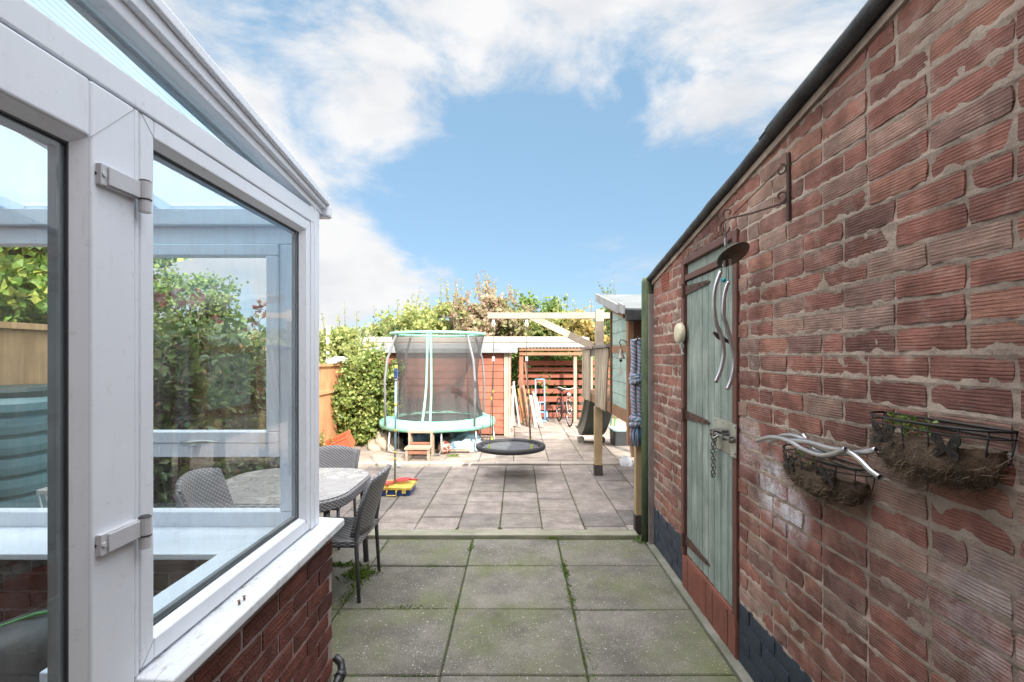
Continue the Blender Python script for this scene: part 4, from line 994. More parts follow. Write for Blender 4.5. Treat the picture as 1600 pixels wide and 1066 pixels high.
st.obj('stems', m_bark, t_); lv.obj('foliage', m_ivy, t_)
for (x, y, D, lb) in ((507, 690, 7.3, 'small leafy plant at the foot of the orange fence'), (598, 700, 8.0, 'low green weed between the ivy and the sack pile')):
    b_ = P(x, y, D); b_.z = 0; t_ = thing('small_plant', lb, 'plant', b_); lv, st = MB(), MB()
    for k in range(9): sprig(lv, st, b_+Vector((random.gauss(0, .06), random.gauss(0, .06), 0)), random.uniform(.15, .4), (random.gauss(0, .08), random.gauss(0, .08)), 14, .05, .004)
    st.obj('stems', m_bark, t_); lv.obj('foliage', m_ivy, t_)
# terracotta trough
t_ = thing('trough_planter', 'long terracotta plastic trough tipped against the orange fence', 'planter', (-2.74, 7.36, 0))
m_terra = mat('terracotta plastic', (.50, .13, .06), (.42, .10, .05), 4, .5)
Mt = Matrix.Translation((-2.74, 7.36, .13)) @ Matrix.Rotation(R(-24), 4, 'Y') @ Matrix.Rotation(R(18), 4, 'X')
g = MB(); L, wd, h, th = .27, .11, .10, .012
for (a, b_) in (((-L, -wd, -h), (L, -wd+th, h)), ((-L, wd-th, -h), (L, wd, h)), ((-L, -wd+th, -h), (-L+th, wd-th, h)), ((L-th, -wd+th, -h), (L, wd-th, h)), ((-L+th, -wd+th, -h), (L-th, wd-th, -h+th))): g.box(a, b_, Mt)
g.obj('trough', m_terra, t_, bevel=.004)
g = MB()
for (a, b_) in (((-L-.015, -wd-.015, h-.01), (L+.015, -wd+.0, h+.012)), ((-L-.015, wd, h-.01), (L+.015, wd+.015, h+.012)), ((-L-.015, -wd, h-.01), (-L, wd, h+.012)), ((L, -wd, h-.01), (L+.015, wd, h+.012))): g.box(a, b_, Mt)
g.obj('rim', m_terra, t_, bevel=.004)

# compost bins by the conservatory
m_binw = mat('teal green plastic', (.085, .19, .215), (.11, .23, .255), 3, .45, .3, 30)
def compost(x, y, r, h, label):
    t = thing('compost_bin', label, 'compost bin', (x, y, 0), 'plastic compost bins')
    pr = [(r*1.05, 0)]; k = 11
    for i in range(k):
        z = .03+(h-.16)*i/k; z1 = .03+(h-.16)*(i+.72)/k; z2 = .03+(h-.16)*(i+.86)/k; rr = r*(1.04-.14*i/k)
        pr += [(rr*.985, z), (rr, (z+z1)/2), (rr*.985, z1), (rr*.90, z1+.008), (rr*.90, z2)]
    pr += [(r*.90, h-.12), (r*.88, h-.08), (r*.78, h-.05)]
    g = MB(); g.lathe(pr, (x, y, 0), 40, e=4.2); g.obj('body', m_binw, t, smooth=False)
    g = MB(); g.lathe([(r*.80, h-.052), (r*.80, h-.02), (r*.76, h), (r*.2, h+.004)], (x, y, 0), 32, e=3.6); g.obj('lid', mat('dark teal lid', (.02, .05, .05), None, 4, .5), t, smooth=False)
    g = MB(); g.lathe([(.035, 0), (.035, .01), (.025, .012)], (x+.25*r, y-r*.93, h-.16), 16, M=Matrix.Rotation(R(90), 3, 'X')); g.box((x+.2*r, y-r*1.02, h-.36), (x+.62*r, y-r*.96, h-.325)); g.obj('latch', mat('dark teal part', (.03, .08, .08), None, 4, .5), t, smooth=False)
    return t
compost(-2.90, 2.80, .33, 1.325, 'tall teal green ribbed compost bin seen through the conservatory door')
t_ = thing('lattice_basket', 'white lattice plastic crate beside the compost bin', 'crate', (-2.3, 2.62, .55)) if False else None
g = MB(); m_wht = mat('white plastic', (.75, .75, .74), None, 5, .4)
x0, x1, y0, y1, z0, z1 = -2.50, -2.20, 2.55, 2.75, .50, .80
for i in range(8):
    a = i/8
    for (dz) in (1, -1):
        xa = x0+(x1-x0)*a; xb = xa+.07*dz
        if x0-.001 <= xb <= x1+.001: g.beam((xa, y0, z0+.02), (xb, y0, z1-.02), .008, .006, (1, 0, 0)); g.beam((xa, y1, z0+.02), (xb, y1, z1-.02), .008, .006, (1, 0, 0))
for z in (z0+.01, z1-.01, (z0+z1)/2): g.box((x0, y0-.005, z-.01), (x1, y0+.005, z+.01)); g.box((x0, y1-.005, z-.01), (x1, y1+.005, z+.01)); g.box((x0-.005, y0, z-.01), (x0+.005, y1, z+.01)); g.box((x1-.005, y0, z-.01), (x1+.005, y1, z+.01))
g.box((x0, y0, z0-.005), (x1, y1, z0+.004))
tag(g.obj('lattice_crate', m_wht, loc=(-2.35, 2.65, .495)), 'white lattice plastic crate beside the compost bin', 'crate')
g = MB(); g.box((-2.54, 2.50, 0), (-2.16, 2.80, .494)); tag(g.obj('block_stack', m_conc, bevel=.01, loc=(-2.36, 2.62, 0)), 'square concrete block carrying the white lattice crate', 'block')

# ================================================================ patio table and wicker chairs
m_wick, t, b = tree('grey wicker'); v = coords(t)
sp = t.nodes.new('ShaderNodeSeparateXYZ'); t.links.new(v, sp.inputs[0])
row = mth(t, 'FLOOR', mth(t, 'MULTIPLY', sp.outputs['Z'], 95)); cx_ = mth(t, 'MULTIPLY', mth(t, 'ADD', sp.outputs['Y'], mth(t, 'MULTIPLY', sp.outputs['X'], .6)), 180)
wv1 = mth(t, 'SINE', mth(t, 'ADD', cx_, mth(t, 'MULTIPLY', row, math.pi))); wv2 = mth(t, 'ABSOLUTE', mth(t, 'SINE', mth(t, 'MULTIPLY', sp.outputs['Z'], 95*math.pi)))
hh = mth(t, 'MULTIPLY', mth(t, 'ADD', mth(t, 'MULTIPLY', wv1, .5), .5), mth(t, 'POWER', wv2, .5)); hh = mth(t, 'ADD', mth(t, 'MULTIPLY', hh, .8), mth(t, 'MULTIPLY', nzn(t, v, 130, 3), .3), clamp=True)
c = mixc(t, hh, (.06, .06, .065), (.36, .355, .37)); t.links.new(c, b.inputs['Base Color']); b.inputs['Roughness'].default_value = .5; bumpn(t, b, hh, .9, .006)
m_char = mat('charcoal metal', (.10, .105, .115), (.13, .135, .145), 8, .45, metal=.3)
def chair(name, label):
    t = thing(name, label, 'chair', (0, 0, 0), 'wicker chairs round the patio table')
    g = MB(); zs = .385
    g.grid(lambda u, v: (-.21+.42*u, -.21+.42*v, zs+.012*math.cos((u-.5)*3)*1-.010*math.sin(math.pi*v)), 10, 10); g.grid(lambda u, v: (-.21+.42*v, -.21+.42*u, zs-.018), 6, 6)
    for (a, b_) in (((-.225, -.22, zs-.02), (-.20, .22, zs+.008)), ((.20, -.22, zs-.02), (.225, .22, zs+.008)), ((-.20, -.225, zs-.02), (.20, -.20, zs+.008)), ((-.20, .20, zs-.02), (.20, .225, zs+.008))): g.box(a, b_)
    g.obj('seat', m_wick, t, smooth=False)
    def bf(u, v):
        s = (u-.5)*2; top = .37+.035*(1-s*s); z = zs+.02+top*v; x = .20+.12*v**1.2+.035*(1-s*s)-(.02*s*s)
        return (x, s*(.205+.02*v), z)
    g = MB(); g.grid(bf, 12, 10); g.obj('backrest', m_wick, t, smooth=True, solid=.022)
    for sy in (-1, 1):
        g = MB(); g.tube([(-.20, sy*.205, zs-.01), (-.215, sy*.215, 0)], [.014, .011], 8); g.obj('leg', m_char, t, smooth=True)
        g = MB(); g.tube([bf(0 if sy < 0 else 1, 1), bf(0 if sy < 0 else 1, .5), (.205, sy*.21, zs), (.225, sy*.215, 0)], [.011, .012, .014, .011], 8); g.obj('leg', m_char, t, smooth=True)
    g = MB(); g.tube([(-.2, -.205, zs-.03), (.2, -.205, zs-.03), (.2, .205, zs-.03), (-.2, .205, zs-.03)], .009, 6, closed=True); g.obj('seat_frame', m_char, t)
    return t
ch1 = chair('wicker_chair', 'grey wicker chair in full view, side on, right of the patio table'); ch1.location = (-1.185, 3.19, 0); ch1.scale = (1, 1, .95)
ch2 = copy_tree(ch1); ch2.location = (-1.60, 3.99, 0); ch2.scale = (1, 1, .87); ch2.rotation_euler.z = R(92); ch2['label'] = 'grey wicker chair on the far side of the patio table, only its back showing'
ch3 = copy_tree(ch1); ch3.location = (-1.30, 2.55, 0); ch3.rotation_euler.z = R(192); ch3['label'] = 'grey wicker chair seen through the conservatory window'; ch3.scale = (1.08, 1.08, 1.12)
t_ = thing('patio_table', 'wicker edged patio table with white marbled glass top', 'table', (-1.75, 3.22, 0))
m_marb, t, b = tree('marbled glass top'); v = coords(t)
c = ramp(t, nzn(t, v, 7, 8, .7, 1.2), [(.44, (.32, .31, .31)), (.50, (.30, .29, .28)), (.515, (.10, .095, .09)), (.53, (.36, .35, .34)), (.6, (.42, .41, .40))])
c = mixc(t, ramp(t, nzn(t, v, 30, 8, .8), [(.58, 0.0), (.62, .8)]), c, (.16, .15, .15))
t.links.new(c, b.inputs['Base Color']); b.inputs['Roughness'].default_value = .05; b.inputs['IOR'].default_value = 2.3
def rrect(cx, cy, hx, hy, r, z, n=7):
    pts = []
    for (sx, sy, a0) in ((1, 1, 0), (-1, 1, 90), (-1, -1, 180), (1, -1, 270)):
        for k in range(n+1): a = R(a0+90*k/n); pts.append((cx+sx*(hx-r)+math.cos(a)*r, cy+sy*(hy-r)+math.sin(a)*r, z))
    return pts
TX, TY, TH = -1.50, 3.21, .665
MB().poly_prism(rrect(TX, TY, .46, .44, .26, TH-.008), (0, 0, .008)).obj('tabletop', m_marb, t_, bevel=.002)
g = MB(); g.poly_prism(rrect(TX, TY, .475, .455, .27, TH-.07), (0, 0, .061)); g.obj('wicker_skirt', m_wick, t_, bevel=.01)
for sx in (-1, 1):
    for sy in (-1, 1): g = MB(); g.tube([(TX+sx*.38, TY+sy*.33, TH-.07), (TX+sx*.40, TY+sy*.36, 0)], .02, 8); g.obj('leg', m_char, t_, smooth=True)
# ================================================================ swingball set
bx = P(615, 776, 5.22); cx, cy = (P(583, 0, 5.2).x+P(640, 0, 5.2).x)/2, 5.38
t_ = thing('bat_and_ball_set', 'yellow and blue toy case with a pale blue tether pole standing on it', 'toy', (cx, cy, 0))
m_yel = mat('yellow plastic', (.68, .50, .10), (.62, .45, .09), 4, .4); m_blu = mat('blue plastic', (.02, .07, .27), None, 4, .4)
g = MB(); g.box((cx-.19, cy-.15, .0), (cx+.19, cy+.15, .065)); g.obj('case_base', m_blu, t_, bevel=.01)
g = MB(); g.box((cx-.205, cy-.165, .066), (cx+.205, cy+.165, .095))
for x in (-.13, .13): g.box((cx+x-.022, cy-.175, .03), (cx+x+.022, cy-.166, .09))
g.obj('case_lid', m_yel, t_, bevel=.006)
g = MB(); g.tube([(cx-.05, cy-.158, .06), (cx-.05, cy-.185, .055), (cx-.05, cy-.185, .015), (cx+.05, cy-.185, .015), (cx+.05, cy-.185, .055), (cx+.05, cy-.158, .06)], .008, 6); g.obj('carry_handle', m_yel, t_)
px = P(617, 0, cy).x
m_pb = mat('pale blue tube', (.25, .42, .50), None, 5, .35)
g = MB(); g.tube([(px, cy, .095), (px+.005, cy, .6), (px+.01, cy, 1.22)], .012, 10); g.obj('pole', m_pb, t_, smooth=True)
g = MB()
for z in (.35, .42, .66, .95, 1.22, 1.36): g.tube([(px+.009*z, cy, z), (px+.009*z, cy, z+.035)], .0155, 10)
g.obj('pole_joint', m_yel, t_, smooth=True)
g = MB(); hx_ = []
for i in range(90): a = i*.55; hx_.append((px+.011+.021*math.cos(a), cy+.021*math.sin(a), 1.22+.14*i/90))
g.tube(hx_, .0045, 5); g.obj('spiral', m_blu, t_, smooth=True)
g = MB(); g.tube([(px+.03, cy, 1.36), (px+.035, cy, .8), (px+.045, cy, .32)], .0012, 4); g.obj('tether', m_wht, t_)
g = MB(); g.ball((px+.045, cy, .29), .028, 12); g.obj('ball', m_wht, t_, smooth=True)
m_redp = mat('red plastic', (.60, .08, .07), (.52, .06, .06), 6, .4)
for i, (x, y, z, rz, lb) in enumerate(((cx-.10, cy-.02, .112, 200, 'red plastic bat lying left of the pole on the yellow case'), (cx+.06, cy+.06, .125, 245, 'red plastic bat lying behind the pole on the yellow case'))):
    t2 = thing('toy_bat', lb, 'bat', (x, y, z), 'red toy bats')
    Mz = Matrix.Translation((x, y, z)) @ Matrix.Rotation(R(rz), 4, 'Z') @ Matrix.Rotation(R(6), 4, 'X')
    g = MB(); g.tube([Mz @ Vector((math.cos(a)*.085, math.sin(a)*.095, 0)) for a in [6.283*k/24 for k in range(24)]], .007, 6, closed=True)
    for k in range(-6, 7):
        u = k*.0128; L = .095*math.sqrt(max(0, 1-(u/.085)**2)); g.tube([Mz @ Vector((u, -L, 0)), Mz @ Vector((u, L, 0))], .0032, 4)
        u = k*.0142; L = .085*math.sqrt(max(0, 1-(u/.095)**2)); g.tube([Mz @ Vector((-L, u, .001)), Mz @ Vector((L, u, .001))], .0032, 4)
    g.obj('face', m_redp, t2)
    g = MB(); g.tube([Mz @ Vector((0, .093, 0)), Mz @ Vector((0, .15, 0)), Mz @ Vector((0, .20, 0))], [.01, .012, .014], 8); g.obj('handle', m_redp, t2, smooth=True)

# ================================================================ wooden step stool
m_oldw = woodmat('old grey step wood', (.30, .22, .16), (.42, .33, .25), 'X', .8, fine=40); m_redw = mat('reddish wood', (.32, .14, .08), (.25, .11, .07), 8, .7)
t_ = thing('step_stool', 'two step wooden stool in front of the trampoline', 'stool', (-1.4, 7.1, 0))
xa, xb = P(633, 0, 6.95).x, P(671, 0, 6.95).x
g = MB(); g.box((xa-.01, 6.93, .165), (xb+.01, 7.16, .195)); g.obj('lower_step', m_oldw, t_, bevel=.004)
xc, xd = P(640, 0, 7.3).x, P(677, 0, 7.3).x
g = MB(); g.box((xc-.01, 7.2, .36), (xd+.012, 7.42, .39)); g.obj('upper_step', m_oldw, t_, bevel=.004)
for x in (xa, xb-.035): g = MB(); g.box((x, 6.95, 0), (x+.035, 6.99, .164)); g.obj('leg', m_oldw, t_, bevel=.003)
for x in (xc, xd-.03): g = MB(); g.box((x, 7.3, 0), (x+.035, 7.38, .359)); g.box((x+.002, 7.2, .166), (x+.033, 7.25, .359)); g.obj('leg', m_oldw, t_, bevel=.003)
g = MB(); g.box((xc+.035, 7.22, .19), (xd-.03, 7.24, .225)); g.box((xa+.036, 6.96, .10), (xb-.036, 6.98, .15)); g.obj('cross_rail', m_redw, t_)

# ================================================================ trampoline
TC = Vector((-1.32, 8.2, 0)); t_ = thing('trampoline', 'small trampoline with mint green pad and dark safety net in front of the red shed', 'trampoline', TC)
m_mint = mat('mint vinyl pad', (.22, .58, .44), (.30, .66, .52), 5, .45, .8, 14, dist=.02)
m_gtube = mat('grey foam tube', (.22, .22, .23), (.15, .15, .16), 6, .6); m_zinc = mat('zinc tube', (.55, .56, .57), (.42, .43, .44), 8, .35, metal=.8)
def cp(a, r, z): return TC+Vector((math.cos(a)*r, math.sin(a)*r, z))
zr = .44
g = MB()
prof = [(.67, zr+.02), (.74, zr+.045), (.84, zr+.045), (.93, zr+.01), (.945, zr-.035), (.935, zr-.085)]
n = 72; base = 0
for (r, z) in prof:
    for k in range(n):
        a = 6.283*k/n; w_ = noise.noise(Vector((math.cos(a)*4, math.sin(a)*4, z*6)))*.012; g.v.append(cp(a, r+w_, z+w_*(1.3 if z < zr else .6)))
for i in range(len(prof)-1):
    for k in range(n): g.f.append((i*n+k, i*n+(k+1) % n, (i+1)*n+(k+1) % n, (i+1)*n+k))
g.obj('pad', m_mint, t_, smooth=True, solid=.012)
g = MB(); g.tube([cp(6.283*k/48, .90, zr-.02) for k in range(48)], .02, 8, closed=True); g.obj('ring_frame', m_zinc, t_, smooth=True)
g = MB(); g.grid(lambda u, v: cp(u*6.283, .70*v+.001, zr-.01-.02*(1-v)), 40, 4); g.obj('jumping_mat', m_blk, t_)
ztop = 1.86
for a in (R(222), R(314), R(42), R(138)):
    pts = [cp(a, .74, ztop), cp(a, .80, ztop-.08), cp(a, .93, ztop-.42), cp(a, .97, ztop-.75), cp(a, .96, zr-.02)]
    if a in (R(270-88), R(2)): pass
    g = MB(); g.tube(pts, .019, 8); g.obj('pole', m_gtube, t_, smooth=True)
net_m, t, b = tree('dark safety net'); b.inputs['Base Color'].default_value = (.07, .07, .072, 1); b.inputs['Roughness'].default_value = .6
tr = t.nodes.new('ShaderNodeBsdfTransparent'); ms = t.nodes.new('ShaderNodeMixShader'); lw = t.nodes.new('ShaderNodeLayerWeight'); lw.inputs[0].default_value = .35
zz = t.nodes.new('ShaderNodeSeparateXYZ'); t.links.new(coords(t), zz.inputs[0])
bunch = t.nodes.new('ShaderNodeMapRange'); bunch.inputs['From Min'].default_value = 1.1; bunch.inputs['From Max'].default_value = .45; bunch.inputs['To Max'].default_value = .34; t.links.new(zz.outputs['Z'], bunch.inputs['Value'])
fa = mth(t, 'ADD', mth(t, 'ADD', mth(t, 'MULTIPLY', lw.outputs['Facing'], .5), .36), mth(t, 'MULTIPLY', bunch.outputs[0], mth(t, 'ADD', nzn(t, coords(t, (3, 3, .5)), 5, 3), .4)), clamp=True)
t.links.new(fa, ms.inputs[0]); t.links.new(tr.outputs[0], ms.inputs[1]); t.links.new(b.outputs[0], ms.inputs[2]); t.links.new(ms.outputs[0], t.nodes['Material Output'].inputs[0])
def netf(u, v):
    a = u*6.283; r = .77-.10*math.sin(math.pi*min(1, v*1.0))*.9-.06*(1-v)
    f = math.sin(a*11+3*math.sin(a*3))*.022*(1-v*.8)+noise.noise(Vector((math.cos(a)*5, math.sin(a)*5, v*2.2)))*.05*(1-v*.7)
    return cp(a, r+f, zr+.01+(ztop-zr-.02)*v)
g = MB(); g.grid(netf, 120, 18); g.obj('safety_net', net_m, t_, smooth=True)
g = MB(); g.tube([cp(6.283*k/48, .775, ztop) for k in range(48)], .022, 8, closed=True)
for (u0, u1) in ((.742, .722), (.752, .747)):
    pts = []
    for k in range(13):
        v = 1-k/12; u = u0+(u1-u0)*(1-v); p = netf(u, v); o_ = (p-TC); o_.z = 0; pts.append(p+o_.normalized()*.02)
    for p, q in zip(pts[:-1], pts[1:]): g.beam(p, q+(q-p)*.08, .006, .032, (0, 1, 0))
g.obj('net_trim', m_mint, t_, smooth=False)
for (a1, a2) in ((R(225), R(282)), (R(318), R(8)), (R(45), R(95)), (R(135), R(185))):
    g = MB(); b1, b2 = cp(a1, .90, zr-.03), cp(a2, .90, zr-.03); f1, f2 = cp(a1, .95, .02), cp(a2, .95, .02)
    g.tube([b1, b1.lerp(f1, .8), f1.lerp(f2, .04)+Vector((0, 0, .02)), f1.lerp(f2, .12), f1.lerp(f2, .88), f2.lerp(f1, .04)+Vector((0, 0, .02)), b2.lerp(f2, .8), b2], .016, 8); g.obj('leg', m_zinc, t_, smooth=True)
# things stored under it
def heap(mb, c, rad, seed, z0=0, amp=.35, n=30):
    c = Vector(c)
    def f(u, v):
        a = u*6.283; r = math.sin(v*math.pi/2); h = math.cos(v*math.pi/2); d = Vector((math.cos(a)*r, math.sin(a)*r, h))
        k = 1+amp*noise.noise(d*2.3+Vector((seed, 0, 0)))+amp*.45*noise.noise(d*6+Vector((0, seed, 0)))
        return c+Vector((d.x*rad[0]*k, d.y*rad[1]*k, max(z0, d.z*rad[2]*k)))
    mb.grid(f, n, n//2)
m_tarp = mat('blue tarpaulin', (.13, .30, .46), (.26, .46, .62), 5, .45, .9, 12, dist=.03); m_tarp2 = mat('pale blue cover', (.34, .52, .66), (.45, .60, .72), 5, .5, .9, 12, dist=.03)
m_sack = mat('beige sack', (.42, .36, .28), (.30, .25, .19), 6, .85, 1, 15, dist=.02)
for (x, D, rad, m, sd, nm, lb, ct) in ((606, 8.0, (.26, .3, .26), m_sack, 1, 'sack_pile', 'heap of beige sacks under the left side of the trampoline', 'sack'),
        (655, 8.25, (.24, .3, .26), m_tarp, 2, 'tarpaulin_heap', 'crumpled mid blue tarpaulin behind the step stool', 'tarpaulin'),
        (722, 7.95, (.34, .36, .24), m_tarp2, 3, 'cover_heap', 'crumpled pale blue cover under the right side of the trampoline', 'cover'),
        (700, 8.75, (.45, .25, .32), mat('dark teal cloth', (.04, .10, .13), (.07, .15, .19), 5, .8), 6, 'cloth_heap', 'dark teal cloth pushed to the back beneath the trampoline', 'cloth'),
        (624, 8.6, (.30, .25, .30), mat('dark rubble sack', (.06, .055, .05), (.10, .09, .08), 5, .8), 8, 'bin_bag', 'dark bag pushed under the trampoline behind the beige sacks', 'bag')):
    c = P(x, 0, D); c.z = 0; g = MB(); heap(g, c, rad, sd); tag(g.obj(nm, m, smooth=True, loc=c), lb, ct)
m_pball, t, b = tree('patterned ball'); vo = t.nodes.new('ShaderNodeTexVoronoi'); vo.feature = 'DISTANCE_TO_EDGE'; vo.inputs['Scale'].default_value = 14; t.links.new(coords(t), vo.inputs[0])
t.links.new(ramp(t, vo.outputs[0], [(.06, (.60, .42, .33)), (.10, (.20, .05, .04))]), b.inputs['Base Color']); b.inputs['Roughness'].default_value = .4
c = P(694, 0, 7.48); c.z = .10; g = MB(); g.ball(c, .10, 20); tag(g.obj('patterned_ball', m_pball, smooth=True, loc=(c.x, c.y, 0)), 'dark red patterned ball between the two blue heaps under the trampoline', 'ball')
c = P(685, 0, 9); 
g = MB(); g.box((P(700, 0, 7.6).x, 7.52, .03), (P(735, 0, 7.6).x, 7.62, .05), None); tag(g.obj('loose_board', m_oldw, loc=(-.95, 7.57, .03)), 'short loose board lying on the paving before the trampoline', 'board')

# ================================================================ play tower with swing arm
t_ = thing('play_tower', 'raised wooden play house on posts with teal boarded wall and slatted balcony', 'play house', (1.4, 5.5, 0))
m_teal = woodmat('teal painted board', (.29, .39, .345), (.37, .47, .42), 'Y', .7, isl=.06, fine=40, wear=(.12, .20, .19), wearamt=.5)
m_dkw = woodmat('dark brown wood', (.085, .04, .025), (.13, .065, .04), 'Z', .7, fine=40)
m_brw = woodmat('brown wood', (.22, .12, .07), (.30, .17, .10), 'Z', .75, fine=40)
m_slat = woodmat('bare slat wood', (.30, .245, .18), (.46, .39, .30), 'Z', .75, isl=.32, fine=50)
m_pale = woodmat('pale planed timber', (.36, .30, .23), (.44, .37, .295), 'X', .7, isl=.05, fine=30)
m_dkfoot = mat('black painted post foot', (.03, .022, .02), (.05, .04, .035), 8, .7)
def post(x, y, z1, w=.095, foot=.13):
    g = MB(); g.box((x-w/2, y-w/2, foot), (x+w/2, y+w/2, z1)); o = g.obj('post', m_timber, t_, bevel=.004)
    MB().box((x-w/2-.003, y-w/2-.003, 0), (x+w/2+.003, y+w/2+.003, foot)).obj('post_foot', m_dkfoot, o)
post(1.02, 6.17, .86, .095, .13); post(1.035, 4.17, .90, .065, .15); post(1.95, 6.17, .86); post(1.95, 4.17, .88); post(1.95, 7.25, .86)
g = MB(); g.box((.985, 6.12, .865), (1.085, 6.21, 2.075)); g.obj('swing_post', m_pale, t_, bevel=.004)
g = MB(); g.box((P(762, 0, 6.17).x, 6.135, 1.965), (.984, 6.195, 2.04)); g.box((1.086, 6.135, 1.965), (1.5, 6.195, 2.04)); sb = g.obj('swing_beam', m_pale, t_, bevel=.004)
g = MB(); g.beam(P(826, 493, 6.165), P(926, 541, 6.165), .085, .05); g.obj('brace', m_pale, t_, bevel=.003)
# floor frame
g = MB(); g.box((1.0, 4.33, .885), (1.04, 7.30, .975)); g.box((1.96, 4.33, .885), (2.0, 7.3, .975)); g.box((1.041, 4.33, .885), (1.959, 4.37, .975)); g.box((1.041, 7.26, .885), (1.959, 7.3, .975)); g.box((1.041, 5.2, .885), (1.959, 5.24, .975))
g.obj('floor_frame', m_brw, t_, bevel=.003)
g = MB()
for i in range(21): g.box((1.0, 4.35+i*.141, .976), (2.0, 4.35+i*.141+.135, .998))
g.obj('floor_boards', m_brw, t_)
# teal boarded side wall
HY0, HY1 = 4.42, 5.16
def hz(y): return 1.90+(y-4.45)*.205
g = MB(); z = 1.0
while z < 2.1:
    zt = z+.122
    if zt < hz(HY0): g.box((1.005, HY0, z), (1.025, HY1, zt-.004))
    else:
        g.poly_prism([(1.005, HY0, min(z, hz(HY0))), (1.005, HY1, min(z, hz(HY1))), (1.005, HY1, min(zt-.004, hz(HY1))), (1.005, HY0, min(zt-.004, hz(HY0)))], (.02, 0, 0))
    z = zt
g.obj('side_boarding', m_teal, t_, bevel=.002)
g = MB(); g.box((.99, 5.161, .90), (1.04, 5.23, 2.10)); g.obj('corner_post', m_dkw, t_)
g = MB(); g.box((.985, 4.34, .70), (1.035, 4.419, 1.93)); g.box((.998, 4.42, 1.53), (1.004, 5.16, 1.60)); g.obj('corner_post', m_brw, t_)
g = MB()
for i in range(8): g.box((1.036+i*.12, 4.345, .88), (1.036+i*.12+.117, 4.365, 1.86))
g.obj('front_boarding', m_dkw, t_)
g = MB(); g.box((1.2, 5.18, 1.0), (2.0, 5.2, 2.03)); g.obj('rear_boarding', m_dkw, t_)
MB().beam((1.0, 4.40, .90), (1.02, 4.28, .62), .05, .03).obj('knee_brace', m_brw, t_)
# roof
g = MB(); y0, y1 = 4.22, 5.72
def rz_(y): return hz(y)+.035
g.poly_prism([(.93, y0, rz_(y0)), (.93, y1, rz_(y1)), (.93, y1, rz_(y1)+.02), (.93, y0, rz_(y0)+.02)], (1.2, 0, 0)); g.obj('roof', mat('pale grey roof felt', (.15, .165, .17), (.11, .12, .125), 4, .8, .5, 30), t_)
g = MB(); g.poly_prism([(.915, y0+.22, rz_(y0+.22)-.05), (.915, y1, rz_(y1)-.06), (.915, y1, rz_(y1)+.03), (.915, y0+.22, rz_(y0+.22)+.03)], (.014, 0, 0)); g.poly_prism([(.915, y0-.01, rz_(y0)-.03), (.915, y0+.215, rz_(y0+.215)-.04), (.915, y0+.215, rz_(y0+.215)+.05), (.915, y0-.01, rz_(y0)+.05)], (.014, 0, 0))
g.obj('roof_fascia', mat('white grey board', (.34, .35, .35), (.24, .24, .235), 7, .8, .5, 30), t_)
g = MB(); g.beam((.965, 4.36, rz_(4.36)-.055), (.965, 5.35, rz_(5.35)-.055), .05, .05); g.obj('rafter', m_brw, t_)
g = MB(); g.box((.94, y0-.012, rz_(y0)-.085), (2.1, y0+.05, rz_(y0)+.012)); g.obj('felt_edge', m_felt, t_, bevel=.008)
# balcony with leaning slats
g = MB(); yy = 5.25; k = 0
while yy < 7.3:
    if k == 8: g.obj('balcony_slats', m_slat, t_, bevel=.002); g = MB()
    if not (6.08 < yy < 6.5):
        lean = .30*min(1, (6.1-yy)/.5) if yy < 6.1 else 0
        g.beam((.985, yy+.05+max(0, lean)*.7, .885+random.uniform(-.015, .015)), (.985, yy+.05, 1.585), .082, .018, (0, 1, 0))
    yy += .112; k += 1
g.obj('balcony_slats', m_slat, t_, bevel=.002)
g = MB(); g.box((.95, 5.235, 1.59), (1.06, 7.32, 1.625)); g.box((1.0, 5.235, 1.50), (1.03, 7.3, 1.585)); g.box((1.0, 7.29, 1.59), (2.0, 7.33, 1.625)); g.obj('balcony_rail', m_grey, t_, bevel=.003)
g = MB(); g.box((1.005, 5.96, .98), (1.035, 6.03, 1.58)); g.box((1.005, 6.2, .70), (1.035, 6.27, 1.58)); g.box((1.90, 5.3, 1.0), (1.93, 7.2, 1.58)); g.obj('balcony_stud', m_redw, t_)
# slide
m_slide = mat('dark green slide plastic', (.02, .035, .028), (.028, .045, .035), 4, .35); 
def slf(u, v):
    s = u*2-1; t2 = v; y = 7.30+1.35*t2; z = .12+.78*(1-t2)**1.9
    e = abs(s); zz = z+(.13 if e > .93 else (.10 if e > .80 else 0)); return (1.28+s*.24, y, zz)
g = MB(); g.grid(slf, 16, 26)
sl_ = g.obj('slide', m_slide, None, smooth=False, solid=.014, loc=(1.28, 8, 0)); g = MB()
for s_ in (-1, 1): g.tube([Vector(slf(.5+s_*.5, k/26))+Vector((s_*.004, 0, .01)) for k in range(27)], .016, 6)
g.obj('side_rim', mat('olive green rim', (.20, .25, .15), (.16, .2, .12), 4, .5), sl_, smooth=True)
tag(sl_, 'dark green plastic slide running down behind the play house', 'slide')
g = MB()
for x in (1.06, 1.42): g.box((x, 8.45, 0), (x+.1, 8.62, .085))
tag(g.obj('slide_block', m_conc, bevel=.005, loc=(1.28, 8.5, 0)), 'two concrete blocks packed under the foot of the slide', 'block')
